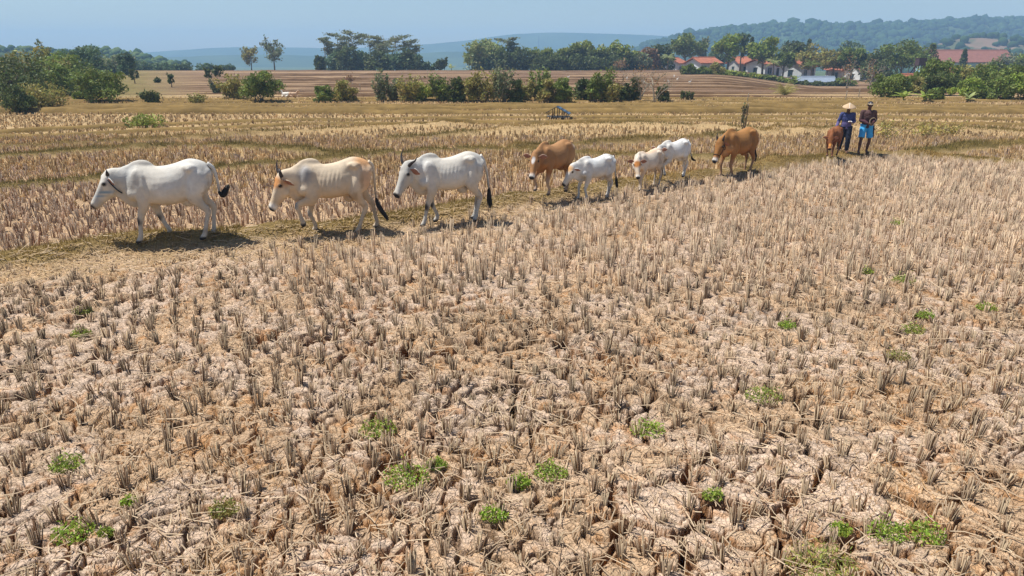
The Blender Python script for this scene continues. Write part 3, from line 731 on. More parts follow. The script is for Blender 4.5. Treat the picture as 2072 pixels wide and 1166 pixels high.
T('slender_tree', 338, 178, 150, 14, 62, 'sparse', 'dark', 'stunted dark sapling alone on the grassy slope', n=260)
T('slender_tree', 416, 170, 138, 18, 74, 'sparse', 'dark', 'left one of two small dark trees before the big shrub', n=320)
T('slender_tree', 436, 168, 134, 22, 76, 'sparse', 'dark', 'right one of two small dark trees before the big shrub', n=360)
T('shrub', 296, 204, 184, 36, 43, 'scrag', 'dark', 'small spiky shrub on the field edge right of the round bush', 'bush')
T('shrub', 311, 172, 160, 16, 72, 'shrub', 'dark', 'tiny dark bush on the grassy slope', 'bush', n=500)
T('shrub', 385, 204, 190, 36, 43, 'scrag', 'olive', 'low dry shrub between spiky shrub and big shrub', 'bush', n=500)
T('shrub', 428, 186, 160, 26, 52, 'scrag', 'grey', 'grey-leaved shrub left of the big shrub', 'bush', n=700)
for i, (u, w) in enumerate(((285, 44), (325, 46), (368, 44), (412, 44), (455, 40))):
    T('shrub', u, 141, 125+i*1.6, w, 150, 'shrub', 'blue', ['first', 'second', 'third', 'fourth', 'fifth'][i]+' hazy bush from the left on the far field rim', 'bush', 'bushes of the far rim', n=700)
T('big_shrub', 513, 204, 143, 92, 44, 'shrub', 'mid', 'large dense shrub in the field below the two thin trees', 'bush', n=5200)
T('shrub', 462, 203, 148, 60, 46, 'scrag', 'olive', 'loose pale shrub leaning on the left of the large dense shrub', 'bush')
T('slender_tree', 506, 143, 97, 38, 146, 'sparse', 'olive', 'left one of two thin trees on the skyline', n=820)
T('slender_tree', 553, 143, 78, 46, 146, 'sparse', 'grey', 'taller right one of two thin trees on the skyline', n=820)
T('shrub', 648, 201, 170, 40, 44, 'shrub', 'mid', 'smaller left lobe of the twin bushes in mid field', 'bush')
T('shrub', 688, 201, 163, 54, 44.5, 'shrub', 'olive', 'larger right lobe of the twin bushes in mid field', 'bush')
T('dead_sapling', 705, 175, 150, 16, 70, 'dead', 'brown', 'bare sapling behind the twin bushes', 'tree')
# middle grove
for u, vt, w, l in ((658, 74, 34, 'leftmost tall flat-topped tree of the middle grove'), (684, 64, 48, 'tall flat-topped tree with pale tiers, second in the middle grove'), (716, 58, 44, 'tallest pale-stemmed tree of the middle grove'),
                    (748, 66, 50, 'tall flat-topped tree right of the tallest grove tree'), (776, 71, 52, 'flat-topped tree in the right half of the middle grove'), (803, 70, 52, 'wide flat-topped tree near the right end of the grove'), (830, 80, 40, 'rightmost flat-topped tree of the middle grove')):
    T('albizia_tree', u, 138, vt, w, 148+rng0.uniform(-4, 6), 'albizia', 'feather', l, group=GR, n=1300)
for u, vt, w, cl, l in ((646, 106, 18, 'dark', 'small dark tree at the left foot of the middle grove'), (678, 98, 40, 'blue', 'dark blue-green tree under the left flat-topped trees'), (702, 84, 40, 'dark', 'pointed dark tree within the middle grove'),
                    (732, 104, 44, 'blue', 'dark tree under the tallest grove tree'), (764, 102, 46, 'dark', 'dark rounded tree in the middle of the grove'), (793, 106, 44, 'blue', 'low dark tree under the wide flat-topped tree'), (824, 96, 44, 'dark', 'dark tree under the rightmost flat-topped tree'), (842, 108, 28, 'blue', 'dark tree closing the grove at the right')):
    T('broadleaf_tree', u, 139, vt, w, 140+rng0.uniform(-2, 5), 'dark', cl, l, group=GR, n=1500)
T('shrub', 866, 140, 126, 26, 140, 'shrub', 'blue', 'low bush right of the middle grove', 'bush', n=700)
T('shrub', 890, 140, 120, 22, 140, 'shrub', 'dark', 'dark bush in the gap between the groves', 'bush', n=700)
T('banana_plant', 912, 141, 124, 26, 138, 'banana', 'pale', 'banana plant in the gap between the groves', 'plant')
T('slender_tree', 899, 141, 117, 14, 142, 'sparse', 'dark', 'thin sapling beside the banana plant in the gap', n=200)
# long treeline
for u, vt, w, k, cl, l in ((962, 73, 44, 'round', 'pale', 'tall pale-green tree starting the long treeline'), (992, 69, 50, 'round', 'pale', 'highest pale-green tree of the long treeline'), (1010, 84, 40, 'round', 'mid', 'green tree leaning right of the highest pale tree'),
                           (1028, 74, 42, 'albizia', 'feather', 'flat-topped tree above the left part of the treeline'), (975, 104, 36, 'dark', 'blue', 'dark tree under the pale trees of the treeline'), (1020, 98, 42, 'dark', 'dark', 'dark tree below the flat-topped treeline tree'), (1052, 93, 46, 'dark', 'dark', 'dark crown just right of the flat-topped treeline tree')):
    T('broadleaf_tree', u, 138, vt, w, 142+rng0.uniform(-3, 5), k, cl, l, group=TG, n=1900)
ords = ['first', 'second', 'third', 'fourth', 'fifth', 'sixth', 'seventh', 'eighth', 'ninth']
for i, (u, vt, w) in enumerate(((1082, 89, 40), (1108, 92, 42), (1134, 91, 40), (1160, 77, 44), (1186, 76, 42), (1212, 82, 46), (1240, 81, 44), (1264, 90, 38), (1287, 100, 34))):
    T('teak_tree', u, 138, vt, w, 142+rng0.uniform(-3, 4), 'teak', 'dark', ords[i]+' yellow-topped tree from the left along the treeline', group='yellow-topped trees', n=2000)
for i, (u, vt, w) in enumerate(((1096, 108, 40), (1128, 110, 40), (1166, 108, 44), (1204, 110, 44), (1246, 108, 44))):
    T('understory_tree', u, 139, vt, w, 135+i*.6, 'dark', 'dark', ords[i]+' low dark tree from the left before the yellow-topped trees', group='understory trees', n=1300)
T('dead_bush', 1257, 141, 120, 26, 128, 'dead', 'brown', 'bare grey bush at the right end of the treeline', 'bush')
# hedge
for u, vb, vt, w, k, cl, l in (
    (768, 200, 134, 30, 'scrag', 'grey', 'tall leggy shrub at the left end of the hedge'), (790, 199, 160, 32, 'scrag', 'grey', 'thin grey shrub second in the hedge'), (824, 198, 146, 46, 'scrag', 'olive', 'loose tall shrub above the light green bush'),
    (846, 198, 162, 74, 'shrub', 'yellow', 'wide light-green bush in the left hedge'), (890, 197, 148, 44, 'scrag', 'mid', 'tall feathery shrub right of the light green bush'), (921, 196, 153, 34, 'dark', 'dark', 'dark compact bush in the left hedge'),
    (950, 195, 154, 42, 'shrub', 'olive', 'olive shrub beside the dark compact bush'), (982, 195, 140, 52, 'scrag', 'olive', 'tall brushy shrub in the middle hedge'), (1018, 195, 134, 42, 'scrag', 'grey', 'highest grey shrub in the middle hedge'),
    (1042, 194, 158, 28, 'dark', 'dark', 'dark narrow bush right of the highest grey shrub'), (1064, 194, 162, 34, 'scrag', 'olive', 'low loose shrub in the middle hedge'), (1092, 194, 136, 46, 'scrag', 'mid', 'tall green shrub in the right hedge'), (1112, 194, 150, 44, 'shrub', 'olive', 'rounded olive shrub right of the tall green shrub'), (1142, 194, 150, 40, 'shrub', 'mid', 'leafy green shrub before the right hedge gap'),
    (1184, 193, 154, 36, 'dark', 'dark', 'dark bush left of the pointed hedge shrub'), (1222, 193, 138, 46, 'scrag', 'mid', 'pointed leafy shrub in the right hedge'), (1206, 193, 160, 30, 'shrub', 'mid', 'low green shrub at the foot of the pointed shrub'), (1242, 193, 168, 34, 'scrag', 'olive', 'low brushy shrub right of the pointed shrub'),
    (1266, 193, 164, 24, 'dark', 'dark', 'small dark bush left of the bare trees'), (1289, 193, 150, 20, 'dark', 'dark', 'upright dark bush at the foot of the bare trees'), (1346, 194, 170, 22, 'shrub', 'dark', 'last dark bush at the right end of the hedge')):
    T('hedge_shrub', u, vb, vt, w, 44+rng0.uniform(-.6, 1.2), k, cl, l, 'bush', HG)
T('dead_tree', 1299, 193, 124, 40, 44.5, 'dead', 'brown', 'bare tree left of the other at the hedge end', 'tree')
T('dead_tree', 1330, 195, 124, 50, 43.5, 'dead', 'brown', 'bare pale tree right of the other at the hedge end', 'tree')
T('dead_tree', 1258, 193, 148, 30, 44.8, 'dead', 'brown', 'short bare shrub among the right hedge', 'bush')
T('sapling', 1518, 246, 206, 13, 27, 'sparse', 'dark', 'lone thin sapling on a bund behind the brown cow', 'plant', n=110)
for u, v, l in ((1388, 196, 'left'), (1398, 197, 'middle'), (1406, 197, 'right')):
    T('banana_stump', u, v, 183, 9, 46, 'scrag', 'dark', l+' of three small dark plants in the far field', 'plant', 'three dark plants', n=160)
# village
for u, vb, vt, w, Y, k, cl, l in (
    (1314, 143, 88, 42, 150, 'round', 'brown', 'rusty-brown tree at the left end of the village'), (1338, 143, 84, 48, 152, 'dark', 'dark', 'dark tree behind the leftmost palm'), (1386, 140, 68, 66, 172, 'high', 'mid', 'tall fresh-green tree behind the white gable houses'),
    (1420, 140, 74, 26, 174, 'sparse', 'grey', 'thin-leaved grey tree right of the tall fresh-green tree'), (1300, 145, 104, 36, 140, 'round', 'grey', 'grey-green tree right of the yellow-topped trees'), (1446, 140, 92, 40, 178, 'round', 'blue', 'hazy low tree behind the teal-shuttered house'),
    (1474, 146, 69, 56, 142, 'high', 'bright', 'big bright-green tree right of the teal-shuttered house'), (1500, 144, 68, 24, 146, 'sparse', 'blue', 'slim loose tree right of the big bright-green tree'), (1518, 142, 76, 14, 160, 'column', 'dark', 'first dark columnar tree in the village'),
    (1546, 145, 74, 58, 140, 'high', 'bright', 'second bright-green round tree in the village'), (1606, 145, 80, 54, 150, 'high', 'dark', 'dark round tree above the white gable with orange roof'), (1634, 140, 80, 14, 156, 'column', 'dark', 'second dark columnar tree in the village'),
    (1588, 150, 100, 44, 134, 'high', 'mid', 'green tree behind the coconut palm'), (1650, 152, 92, 60, 130, 'high', 'olive', 'olive-green tree behind the blue-grey shed'), (1690, 152, 100, 54, 126, 'high', 'olive', 'olive-green tree above the steep orange roof'), (1718, 150, 72, 46, 176, 'round', 'blue', 'pointed bluish tree rising behind the village'),
    (1728, 155, 90, 62, 124, 'high', 'mid', 'broad tree above the small white-walled house'), (1772, 155, 97, 50, 120, 'round', 'dark', 'dark tree left of the big weeping crown'), (1790, 158, 118, 50, 112, 'dark', 'dark', 'low dark tree right of the small white-walled house'), (1832, 158, 77, 120, 122, 'willow', 'mid', 'large weeping pale-green crown before the long hall'), (1884, 140, 88, 26, 130, 'column', 'dark', 'dark narrow tree at the left end of the long hall'),
    (1951, 135, 100, 13, 150, 'column', 'dark', 'small dark cypress before the long hall'), (2030, 140, 97, 30, 200, 'dark', 'dark', 'dark tree at the right gable of the long hall'), (2052, 145, 106, 46, 160, 'scrag', 'grey', 'grey feathery tree in the upper right'), (2085, 150, 104, 60, 130, 'round', 'mid', 'tree cut by the right edge of the picture'), (1995, 150, 122, 50, 118, 'round', 'olive', 'low tree under the right part of the hall'), (1920, 150, 122, 44, 116, 'round', 'pale', 'pale low tree under the left part of the hall'), (2030, 165, 116, 44, 92, 'dark', 'dark', 'dark tree below the right gable of the hall')):
    T('village_tree', u, vb, vt, w, Y, k, cl, l, group=VG, n=None if w > 30 else 900)
T('coconut_palm', 1351, 143, 99, 34, 140, 'palm', 'pale', 'coconut palm beside the leftmost white gable house', 'palm')
T('coconut_palm', 1566, 163, 108, 44, 116, 'palm', 'pale', 'coconut palm in the middle of the village', 'palm')
T('coconut_palm', 1644, 150, 112, 36, 124, 'palm', 'mid', 'dark coconut palm behind the blue-grey shed', 'palm')
T('young_palm', 1595, 198, 150, 44, 50, 'young_palm', 'olive', 'young stemless palm alone in the terraced field', 'palm')
T('banana_plant', 1614, 166, 146, 40, 100, 'banana', 'mid', 'banana plant left of the blue-grey shed', 'plant')
T('thin_tree', 1722, 178, 118, 20, 94, 'dead', 'brown', 'pale bare trunk left of the white-walled house', 'tree')
T('thin_tree', 1768, 178, 120, 22, 92, 'dead', 'brown', 'pale bare trunk right of the white-walled house', 'tree')
for i, (u, vt, w, cl) in enumerate(((1396, 130, 30, 'mid'), (1428, 138, 40, 'mid'), (1452, 128, 36, 'olive'), (1468, 147, 50, 'yellow'), (1496, 147, 46, 'yellow'), (1524, 150, 46, 'yellow'), (1548, 154, 40, 'mid'), (1574, 155, 40, 'mid'), (1600, 160, 34, 'bright'), (1628, 168, 34, 'dark'), (1662, 170, 40, 'dark'), (1690, 168, 36, 'dark'), (1716, 160, 44, 'mid'))):
    T('village_shrub', u, 165, vt, w, 104-abs(i-6)*.2, 'shrub', cl, ['first', 'second', 'third', 'fourth', 'fifth', 'sixth', 'seventh', 'eighth', 'ninth', 'tenth', 'eleventh', 'twelfth', 'last'][i]+' shrub from the left along the village field edge', 'bush', 'village edge shrubs', n=1300)
# right bank
for u, vb, vt, w, Y, k, cl, l in (
    (1802, 203, 156, 58, 47, 'shrub', 'mid', 'dense bush at the left end of the right bank'), (1832, 202, 150, 60, 50, 'shrub', 'mid', 'rounded bush under the water tower'), (1902, 200, 116, 66, 58, 'dark', 'mid', 'big dark round tree right of the water tower'), (1872, 200, 160, 44, 53, 'shrub', 'olive', 'olive bush right of the rounded bush under the tower'),
    (1922, 203, 150, 60, 50, 'shrub', 'dark', 'dark bush at the foot of the big dark round tree'), (1960, 200, 128, 70, 60, 'shrub', 'olive', 'olive dome-shaped bush below the hall'), (2010, 203, 140, 76, 56, 'shrub', 'mid', 'wide green bush right of the olive dome'), (2058, 203, 134, 70, 54, 'shrub', 'mid', 'tall green bush at the right edge'),
    (1976, 204, 168, 66, 47, 'shrub', 'bright', 'low bright bush on the right bank'), (2030, 205, 165, 70, 46, 'shrub', 'mid', 'low green bush near the right corner of the bank'), (2090, 206, 150, 70, 46, 'shrub', 'bright', 'bush cut by the right edge of the bank'), (1910, 204, 182, 40, 45.5, 'shrub', 'mid', 'small bush between the banana plants')):
    T('bank_bush', u, vb, vt-5, w*1.15, Y, k, cl, l, 'bush', BG, n=None if w < 60 else 4200)
T('banana_plant', 1842, 203, 172, 46, 44.5, 'banana', 'bright', 'left banana plant on the right bank', 'plant')
T('banana_plant', 1884, 204, 170, 60, 44.3, 'banana', 'bright', 'right banana plant with wide arching leaves on the bank', 'plant')
T('banana_plant', 1978, 205, 180, 26, 44.2, 'banana', 'pale', 'pale ragged banana plant on the right bank', 'plant')
# low field shrubs
T('yellow_weed_patch', 268, 234, 226, 76, 31, 'shrub', 'yellow', 'low yellow-green weed patch on the left terrace', 'plant', n=900)
for i, (u, v, w) in enumerate(((1815, 246, 70), (1900, 248, 60), (1950, 254, 70))):
    T('tall_weed', u, v+8, v-8, w, 27+i*.5, 'scrag', 'straw', ['left', 'middle', 'right'][i]+' of three yellowish weed clumps behind the men', 'plant', 'yellowish weeds', n=420)

# egrets, goats, stakes
M_WHITE = mat_plain('white_feather', lin(232, 232, 226), .7, .08, 20)
eg = MB(); eg.ell((0, 0, .42), (.20, .085, .10)); eg.tube([(.14, 0, .45), (.24, 0, .56), (.20, 0, .68), (.26, 0, .76)], [.05, .03, .026, .03], 7, 3)
eg.tube([(.26, 0, .76), (.40, 0, .74)], [.028, .006], 6, 1); eg.tube([(.02, .04, .36), (0, .05, 0)], [.018, .012], 5, 1); eg.tube([(.02, -.04, .36), (.05, -.05, 0)], [.018, .012], 5, 1)
eg.tube([(-.14, 0, .42), (-.30, 0, .34)], [.06, .01], 6, 1)
egm = mesh_list('egret', eg.V, eg.F, None, M_WHITE, True)
for i, (u, v, l) in enumerate(((1151, 158, 'white egret in the field behind the right hedge, leftmost'), (1271, 160, 'white egret between the bare tree and dark bush'), (1306, 167, 'white egret between the two bare trees'), (1357, 167, 'white egret right of the bare trees, lower of two'),
                            (1374, 162, 'white egret left of the lone egret'), (1400, 167, 'lone white egret in the open terraced field'), (1367, 156, 'white egret nearest the white houses'))):
    Y = (H_CAM-.45)*FPX/(v-115); X = at(u, 115, Y).x
    o = link('egret', egm, None, (X, Y, zg(X, Y)+.02)); o.rotation_euler = (0, 0, i*1.3); o.scale = (.55,)*3; tag(o, l, 'bird', 'egrets in the far field')
M_GOAT = mat_plain('goat_coat', lin(226, 220, 208), .8, .1, 15)
M_GOAT2 = mat_plain('tan_goat_coat', lin(206, 172, 140), .8, .1, 15)
for u, m, l, rz in ((579, M_GOAT, 'white goat lying at the foot of the large dense shrub', 3.0), (594, M_GOAT2, 'tan goat lying right of the white goat', .2)):
    p = gat(u, 200, .3); p.z = zg(p.x, p.y)
    g = MB(); g.ell((0, 0, .17), (.30, .14, .17)); g.ell((-.18, 0, .19), (.16, .13, .16)); g.tube([(.2, 0, .24), (.32, 0, .40)], [.08, .055], 8, 1); g.tube([(.29, 0, .43), (.36, 0, .40), (.45, 0, .33)], [.055, .06, .03], 8, 2)
    for sy in (-1, 1): g.tube([(.30, sy*.05, .44), (.25, sy*.14, .42)], [.025, .01], 6, 1); g.tube([(.15, sy*.1, .08), (.32, sy*.12, .05)], [.045, .03], 6, 1); g.tube([(-.2, sy*.12, .1), (-.02, sy*.17, .05)], [.06, .03], 6, 1)
    V, F = remeshed(g, .018, 3); tag(link('goat', mesh_list('goat', V, F, None, m, True), None, p), l, 'goat', 'goats by the shrub').rotation_euler = (0, 0, rz)
for u, v, vt, l in ((1724, 196, 176, 'thin stake in the terraced field above the conical hat'), (1750, 192, 174, 'thin stake in the terraced field behind the capped man'), (1522, 197, 180, 'thin stake in the field left of the young palm'), (724, 178, 166, 'thin pale stake right of the twin bushes')):
    Y = (H_CAM-.4)*FPX/(v-115); X = at(u, 115, Y).x; hh = (v-vt)/FPX*Y
    m = MB(); m.tube([(0, 0, -.1), (.01, .0, hh*.6), (.03, 0, hh)], [.03, .025, .018], 6, 2)
    tag(m.build('stake', M_PALE_BARK, None, True, (X, Y, zg(X, Y))), l, 'stake', 'stakes in the far field')

# ------------------------------------------------------------------ cattle
HEAD_SEC = [(-.015, -.055, .045, .05), (.02, -.062, .085, .085), (.08, -.088, .118, .102), (.16, -.110, .135, .108), (.24, -.108, .122, .088), (.32, -.092, .098, .070),
            (.40, -.078, .080, .062), (.46, -.072, .072, .066), (.51, -.070, .062, .064), (.545, -.070, .040, .045)]
def superpt(a, rx, rz, p=2.3):
    c, s = math.cos(a), math.sin(a)
    return rx*math.copysign(abs(c)**(2/p), c), rz*math.copysign(abs(s)**(2/p), s)
def cow(name, u, v, theta, s, label, base, *, fat=1.0, hump=1.0, neck=(24, 0), head=(60, 0), fore=((.30, 0), (.0, 0)), hind=((-.05, 0), (.05, 0)), horns=None, ears=(-10, 25),
        tail=None, switch=None, patches=(), halter=None, ribs=0.0, muzzle_ring=None, knee=None, group='cattle walking along the bund', earcol=None, dz=0.0, lx=None, vox=.018, legcol=None, switch_r=1.0, flop=0.0):
    p0 = gat(u, v, .14); zz = zg(p0.x, p0.y); p0 = gat(u, v, zz+.03); p0.z = zz+.03+dz
    root = empty(name, p0, math.pi+math.radians(theta), label, 'calf' if 'calf' in name else 'cow', group)
    root.scale = (lx or (.88 if 'calf' in name else .875), 1, 1)
    mb = MB(); R = math.radians
    # trunk from side profile: x, top, bottom, half width, lean of the widest point
    prof = [(-.76, 1.12, .98, .05), (-.72, 1.19, .86, .13), (-.64, 1.235, .78, .185), (-.52, 1.265, .72, .215), (-.40, 1.275, .665, .235), (-.26, 1.25, .61, .265), (-.10, 1.215, .578, .285), (.06, 1.195, .568, .292),
            (.20, 1.195, .578, .28), (.33, 1.215, .595, .25), (.45, 1.235, .61, .215), (.55, 1.20, .635, .185), (.64, 1.11, .67, .145), (.71, 1.0, .73, .085)]
    A = cr(np.array(prof), 3); n = 22; V = []; F = []
    for x, zt, zb, w in A:
        zc = (zt+zb)/2-.03*(x < .3); w *= .95*(1+(fat-1)*1.0); zb = zb+.04*sst(-.75, -.4, np.array(x))*(1-sst(.45, .7, np.array(x)))-(.004+(fat-1)*.32)*math.exp(-((x+.02)/.45)**2); zt = zt+.022*math.exp(-((x+.45)/.22)**2)
        for k in range(n):
            a = 2*math.pi*k/n; cx, sz = superpt(a, 1, 1, 2.25)
            zr = (zt-zc) if sz > 0 else (zc-zb)
            tw = 1-.22*max(sz, 0)**1.5
            V.append((x, cx*w*tw, zc+sz*zr))
    m = len(A)
    for i in range(m-1):
        for k in range(n): k2 = (k+1) % n; F.append((i*n+k, i*n+k2, (i+1)*n+k2, (i+1)*n+k))
    F += [tuple(range(n))[::-1], tuple((m-1)*n+k for k in range(n))]; mb.add(V, [f[::-1] for f in F])
    mb.ell((.42, 0, 1.17), (.24, .06, .10*hump+.03), Matrix.Rotation(R(8), 3, 'Y')); mb.ell((.30, .0, 1.13), (.26, .13, .08))
    for sy in (-1, 1):
        mb.ell((-.42, sy*.160, 1.165), (.13, .06, .07)); mb.ell((-.69, sy*.085, 1.07), (.09, .06, .09)); mb.ell((-.5, sy*.14, .93), (.21, .115, .23))
        mb.ell((.42, sy*.14, .93), (.13, .085, .25), Matrix.Rotation(R(12), 3, 'Y')); mb.ell((.56, sy*.12, .80), (.11, .085, .10))
    # neck and head frames
    ny, np_ = R(neck[1]), R(neck[0]); NB = Vector((.50, 0, 1.0)); nd = Vector((math.cos(np_)*math.cos(ny), math.cos(np_)*math.sin(ny), math.sin(np_)))
    P = NB+nd*(.45 if 'calf' not in name else .48); hp, hy = R(head[0]), R(head[1])
    HXv = Vector((math.cos(hp)*math.cos(hy), math.cos(hp)*math.sin(hy), -math.sin(hp))); HYv = Vector((-math.sin(hy), math.cos(hy), 0)); HZv = HXv.cross(HYv)
    if HZv.z < 0: HZv = -HZv
    HS = 1.13 if 'calf' not in name else 1.17
    def Hd(x, y, z): return P+(HXv*x+HYv*y+HZv*z)*HS
    Q = Hd(.10, 0, -.12); Q2 = Hd(.05, 0, -.07)
    mid = (NB+Q2)/2+Vector((0, 0, -.02))
    latv = (HYv+Vector((0, 1, 0))).normalized()
    mb.tube([(.36, 0, .95), tuple(NB+Vector((.05, 0, -.05))), tuple(mid), tuple(Q2), tuple(Hd(.12, 0, -.11))], [(.17, .28), (.148, .25), (.112, .20), (.094, .155), (.085, .11)], 18, 4, tuple(latv))
    mb.tube([(.34, 0, 1.16), (.52, 0, 1.16), tuple((NB+Q2)/2+Vector((.02, 0, .10))), tuple(Hd(-.0, 0, -.06))], [(.06, .08), (.06, .09), (.055, .08), (.05, .06)], 12, 4)
    mb.tube([(.40, 0, .62), (.60, 0, .66), tuple(mid+Vector((.03, 0, -.25))), tuple(Hd(.20, 0, -.22))], [(.05, .07), (.045, .11), (.030, .10), (.025, .04)], 12, 4)
    sec = cr(np.array(HEAD_SEC), 3); V = []; F = []; n = 18
    for x, zc, hz, hw in sec:
        for k in range(n):
            a = 2*math.pi*k/n; cx, sz = superpt(a, hw, hz*1.06, 2.4); tw = 1-.28*max(-sz/hz, 0)
            V.append(tuple(Hd(x, cx*tw, zc+sz)))
    m = len(sec)
    for i in range(m-1):
        for k in range(n): k2 = (k+1) % n; F.append((i*n+k, i*n+k2, (i+1)*n+k2, (i+1)*n+k))
    F += [tuple(range(n))[::-1], tuple((m-1)*n+k for k in range(n))]; mb.add(V, F)
    for sy in (-1, 1):
        mb.ell(tuple(Hd(.145, sy*.088, -.035)), (.045, .03, .035)); mb.ell(tuple(Hd(.20, sy*.07, -.15)), (.09, .035, .07)); mb.ell(tuple(Hd(.50, sy*.042, -.03)), (.035, .028, .03))
    # legs
    feet = []; knees = []
    def ik(a, b, l1, l2, sgn):
        d = math.hypot(b[0]-a[0], b[1]-a[1]); d = min(d, (l1+l2)*.999); t = (l1*l1-l2*l2+d*d)/(2*d); h = math.sqrt(max(l1*l1-t*t, 0))
        ux, uz = (b[0]-a[0])/math.hypot(b[0]-a[0], b[1]-a[1]), (b[1]-a[1])/math.hypot(b[0]-a[0], b[1]-a[1])
        return (a[0]+ux*t+sgn*h*(-uz), a[1]+uz*t+sgn*h*ux)
    for sy, (fx, lift) in zip((1, -1), fore):
        y = sy*.145; S = (.40, .80); E = (.38+fx*.12, .655); Fk = (.38+fx, .12+lift)
        K = ik(E, Fk, .315, .245, 1.0) ; 
        if lift > .12: Fk = (K[0]-.06, K[1]-.235)
        hoof = (Fk[0]+(.045 if lift < .12 else -.03), Fk[1]-.085)
        mb.tube([(S[0], y*1.0, S[1]+.12), (E[0], y*1.08, E[1]), ((E[0]+K[0])/2, y, (E[1]+K[1])/2), (K[0], y*.95, K[1]), ((K[0]+Fk[0])/2, y*.95, (K[1]+Fk[1])/2), (Fk[0], y*.95, Fk[1]), (hoof[0]-.005, y*.95, hoof[1])],
                [(.09, .14), (.078, .110), (.056, .072), (.048, .054), (.034, .040), (.040, .046), (.046, .054)], 14, 4)
        mb.ell((hoof[0]+.012, y*.95, max(hoof[1]-.008, .03)), (.062, .05, .034)); feet.append((hoof[0], y*.95, hoof[1])); knees.append((K[0], y*.95, K[1]))
    for sy, (fx, lift) in zip((1, -1), hind):
        y = sy*.145; ST = (-.42+fx*.35, .72); Fk = (-.56+fx, .12+lift); Kk = ik(ST, Fk, .335, .365, -1.0)
        if lift > .1: pass
        hoof = (Fk[0]+.05, Fk[1]-.085)
        mb.tube([(-.52, y*.95, .98), (ST[0]-.03, y*1.12, ST[1]+.04), ((ST[0]*.45+Kk[0]*.55), y*1.0, (ST[1]*.45+Kk[1]*.55)), (Kk[0], y*.9, Kk[1]), (Kk[0]*.55+Fk[0]*.45, y*.9, Kk[1]*.55+Fk[1]*.45), (Fk[0], y*.9, Fk[1]), (hoof[0]-.005, y*.9, hoof[1])],
                [(.11, .22), (.095, .155), (.056, .078), (.046, .062), (.034, .042), (.040, .046), (.045, .053)], 14, 4)
        mb.ell((hoof[0]+.012, y*.9, max(hoof[1]-.008, .03)), (.062, .05, .034)); feet.append((hoof[0], y*.9, hoof[1])); knees.append((Kk[0], y*.9, Kk[1]))
    mb.ell((-.30, 0, .60), (.12, .10, .07))
    tl = tail or [(-.70, 0, 1.19), (-.80, .02, 1.10), (-.83, .03, .9), (-.82, .03, .65)]
    V, F = remeshed(mb, vox, 10 if vox < .02 else 6, .5)
    V = V.astype(float)
    if ribs > 0:
        side = sst(.14, .2, np.abs(V[:, 1]))*sst(.72, .8, V[:, 2])*(1-sst(1.08, 1.18, V[:, 2]))*sst(-.22, -.12, V[:, 0])*(1-sst(.26, .34, V[:, 0]))
        ph = (V[:, 0]+.35*(V[:, 2]-.9))*2*math.pi/.075
        V[:, 1] += np.sign(V[:, 1])*ribs*.5*side*np.sin(ph)*(.4+1.2*fbm(V[:, 0]*3, V[:, 2]*5, 7, 2))
        # hollow flank before the hip bone
        fl = np.exp(-(((V[:, 0]+.32)/.09)**2+((V[:, 2]-1.07)/.10)**2))*(np.abs(V[:, 1]) > .1); V[:, 1] -= np.sign(V[:, 1])*fl*.028
    fold = np.exp(-(((V[:, 0]-.62)/.25)**2+((V[:, 2]-.95)/.25)**2))
    sg = np.sign(V[:, 1])
    V[:, 1] += sg*fold*.016*(fbm((V[:, 0]*.8+V[:, 2]*.55)*16, (V[:, 2]*.8-V[:, 0]*.55)*4, int(u)+2, 2)-.5)*np.clip(np.abs(V[:, 1])/.06, 0, 1)
    V[:, 1] -= sg*.022*np.exp(-((V[:, 0]-.27-.25*(V[:, 2]-.9))/.035)**2)*sst(.62, .75, V[:, 2])*(1-sst(1.1, 1.2, V[:, 2]))      # groove behind the shoulder
    V[:, 1] -= sg*.018*np.exp(-((V[:, 0]+.34+.35*(V[:, 2]-.9))/.05)**2)*sst(.7, .8, V[:, 2])*(1-sst(1.0, 1.12, V[:, 2]))         # flank before the thigh
    V[:, 1] += sg*.014*(fbm(V[:, 0]*5+3, V[:, 2]*5, int(u)+9, 3)-.5)*np.clip(np.abs(V[:, 1])/.1, 0, 1)
    for hx, hz_, rr, am in ((-.43, 1.15, .055, .030), (-.70, 1.06, .05, .022), (.33, 1.10, .07, .016), (.52, .80, .06, .016)):
        V[:, 1] += sg*am*np.exp(-(((V[:, 0]-hx)/rr)**2+((V[:, 2]-hz_)/rr)**2))*np.clip(np.abs(V[:, 1])/.08, 0, 1)
    V[:, 1] += sg*(.0022 if fat < 1.05 else .0006)*np.sin((V[:, 0]+.3*(V[:, 2]-.9))*2*math.pi/.082)*sst(.74, .82, V[:, 2])*(1-sst(1.0, 1.12, V[:, 2]))*sst(-.2, -.1, V[:, 0])*(1-sst(.16, .24, V[:, 0]))
    # coat
    C = np.tile(np.array(base, float), (len(V), 1))
    nz = fbm(V[:, 0]*4+V[:, 1]*3, V[:, 2]*4+V[:, 1]*2, int(u), 3)[:, None]; C *= (.88+.22*nz); C *= 1-(1-sst(.35, .75, fbm(V[:, 0]*1.6+9, V[:, 2]*2.4, int(u)+5, 3)))[:, None]*np.array([.10, .13, .17])
    C *= 1-(1-sst(.58, .82, V[:, 2]))[:, None]*np.array([.06, .14, .24])  # underside shade and warm ground bounce painted into the coat colour
    if min(base) > .5:                      # white coats grey over neck, shoulder and thighs
        gm = sst(.42, .66, fbm(V[:, 0]*5+V[:, 1]*2+2, V[:, 2]*4, int(u)+17, 4))*(sst(.25, .6, V[:, 0])*(V[:, 2] > .55)+.6*sst(-.35, -.6, V[:, 0])); gm = np.clip(gm, 0, 1)[:, None]*.55
        C = C*(1-gm)+np.array(lin(158, 156, 150))*gm
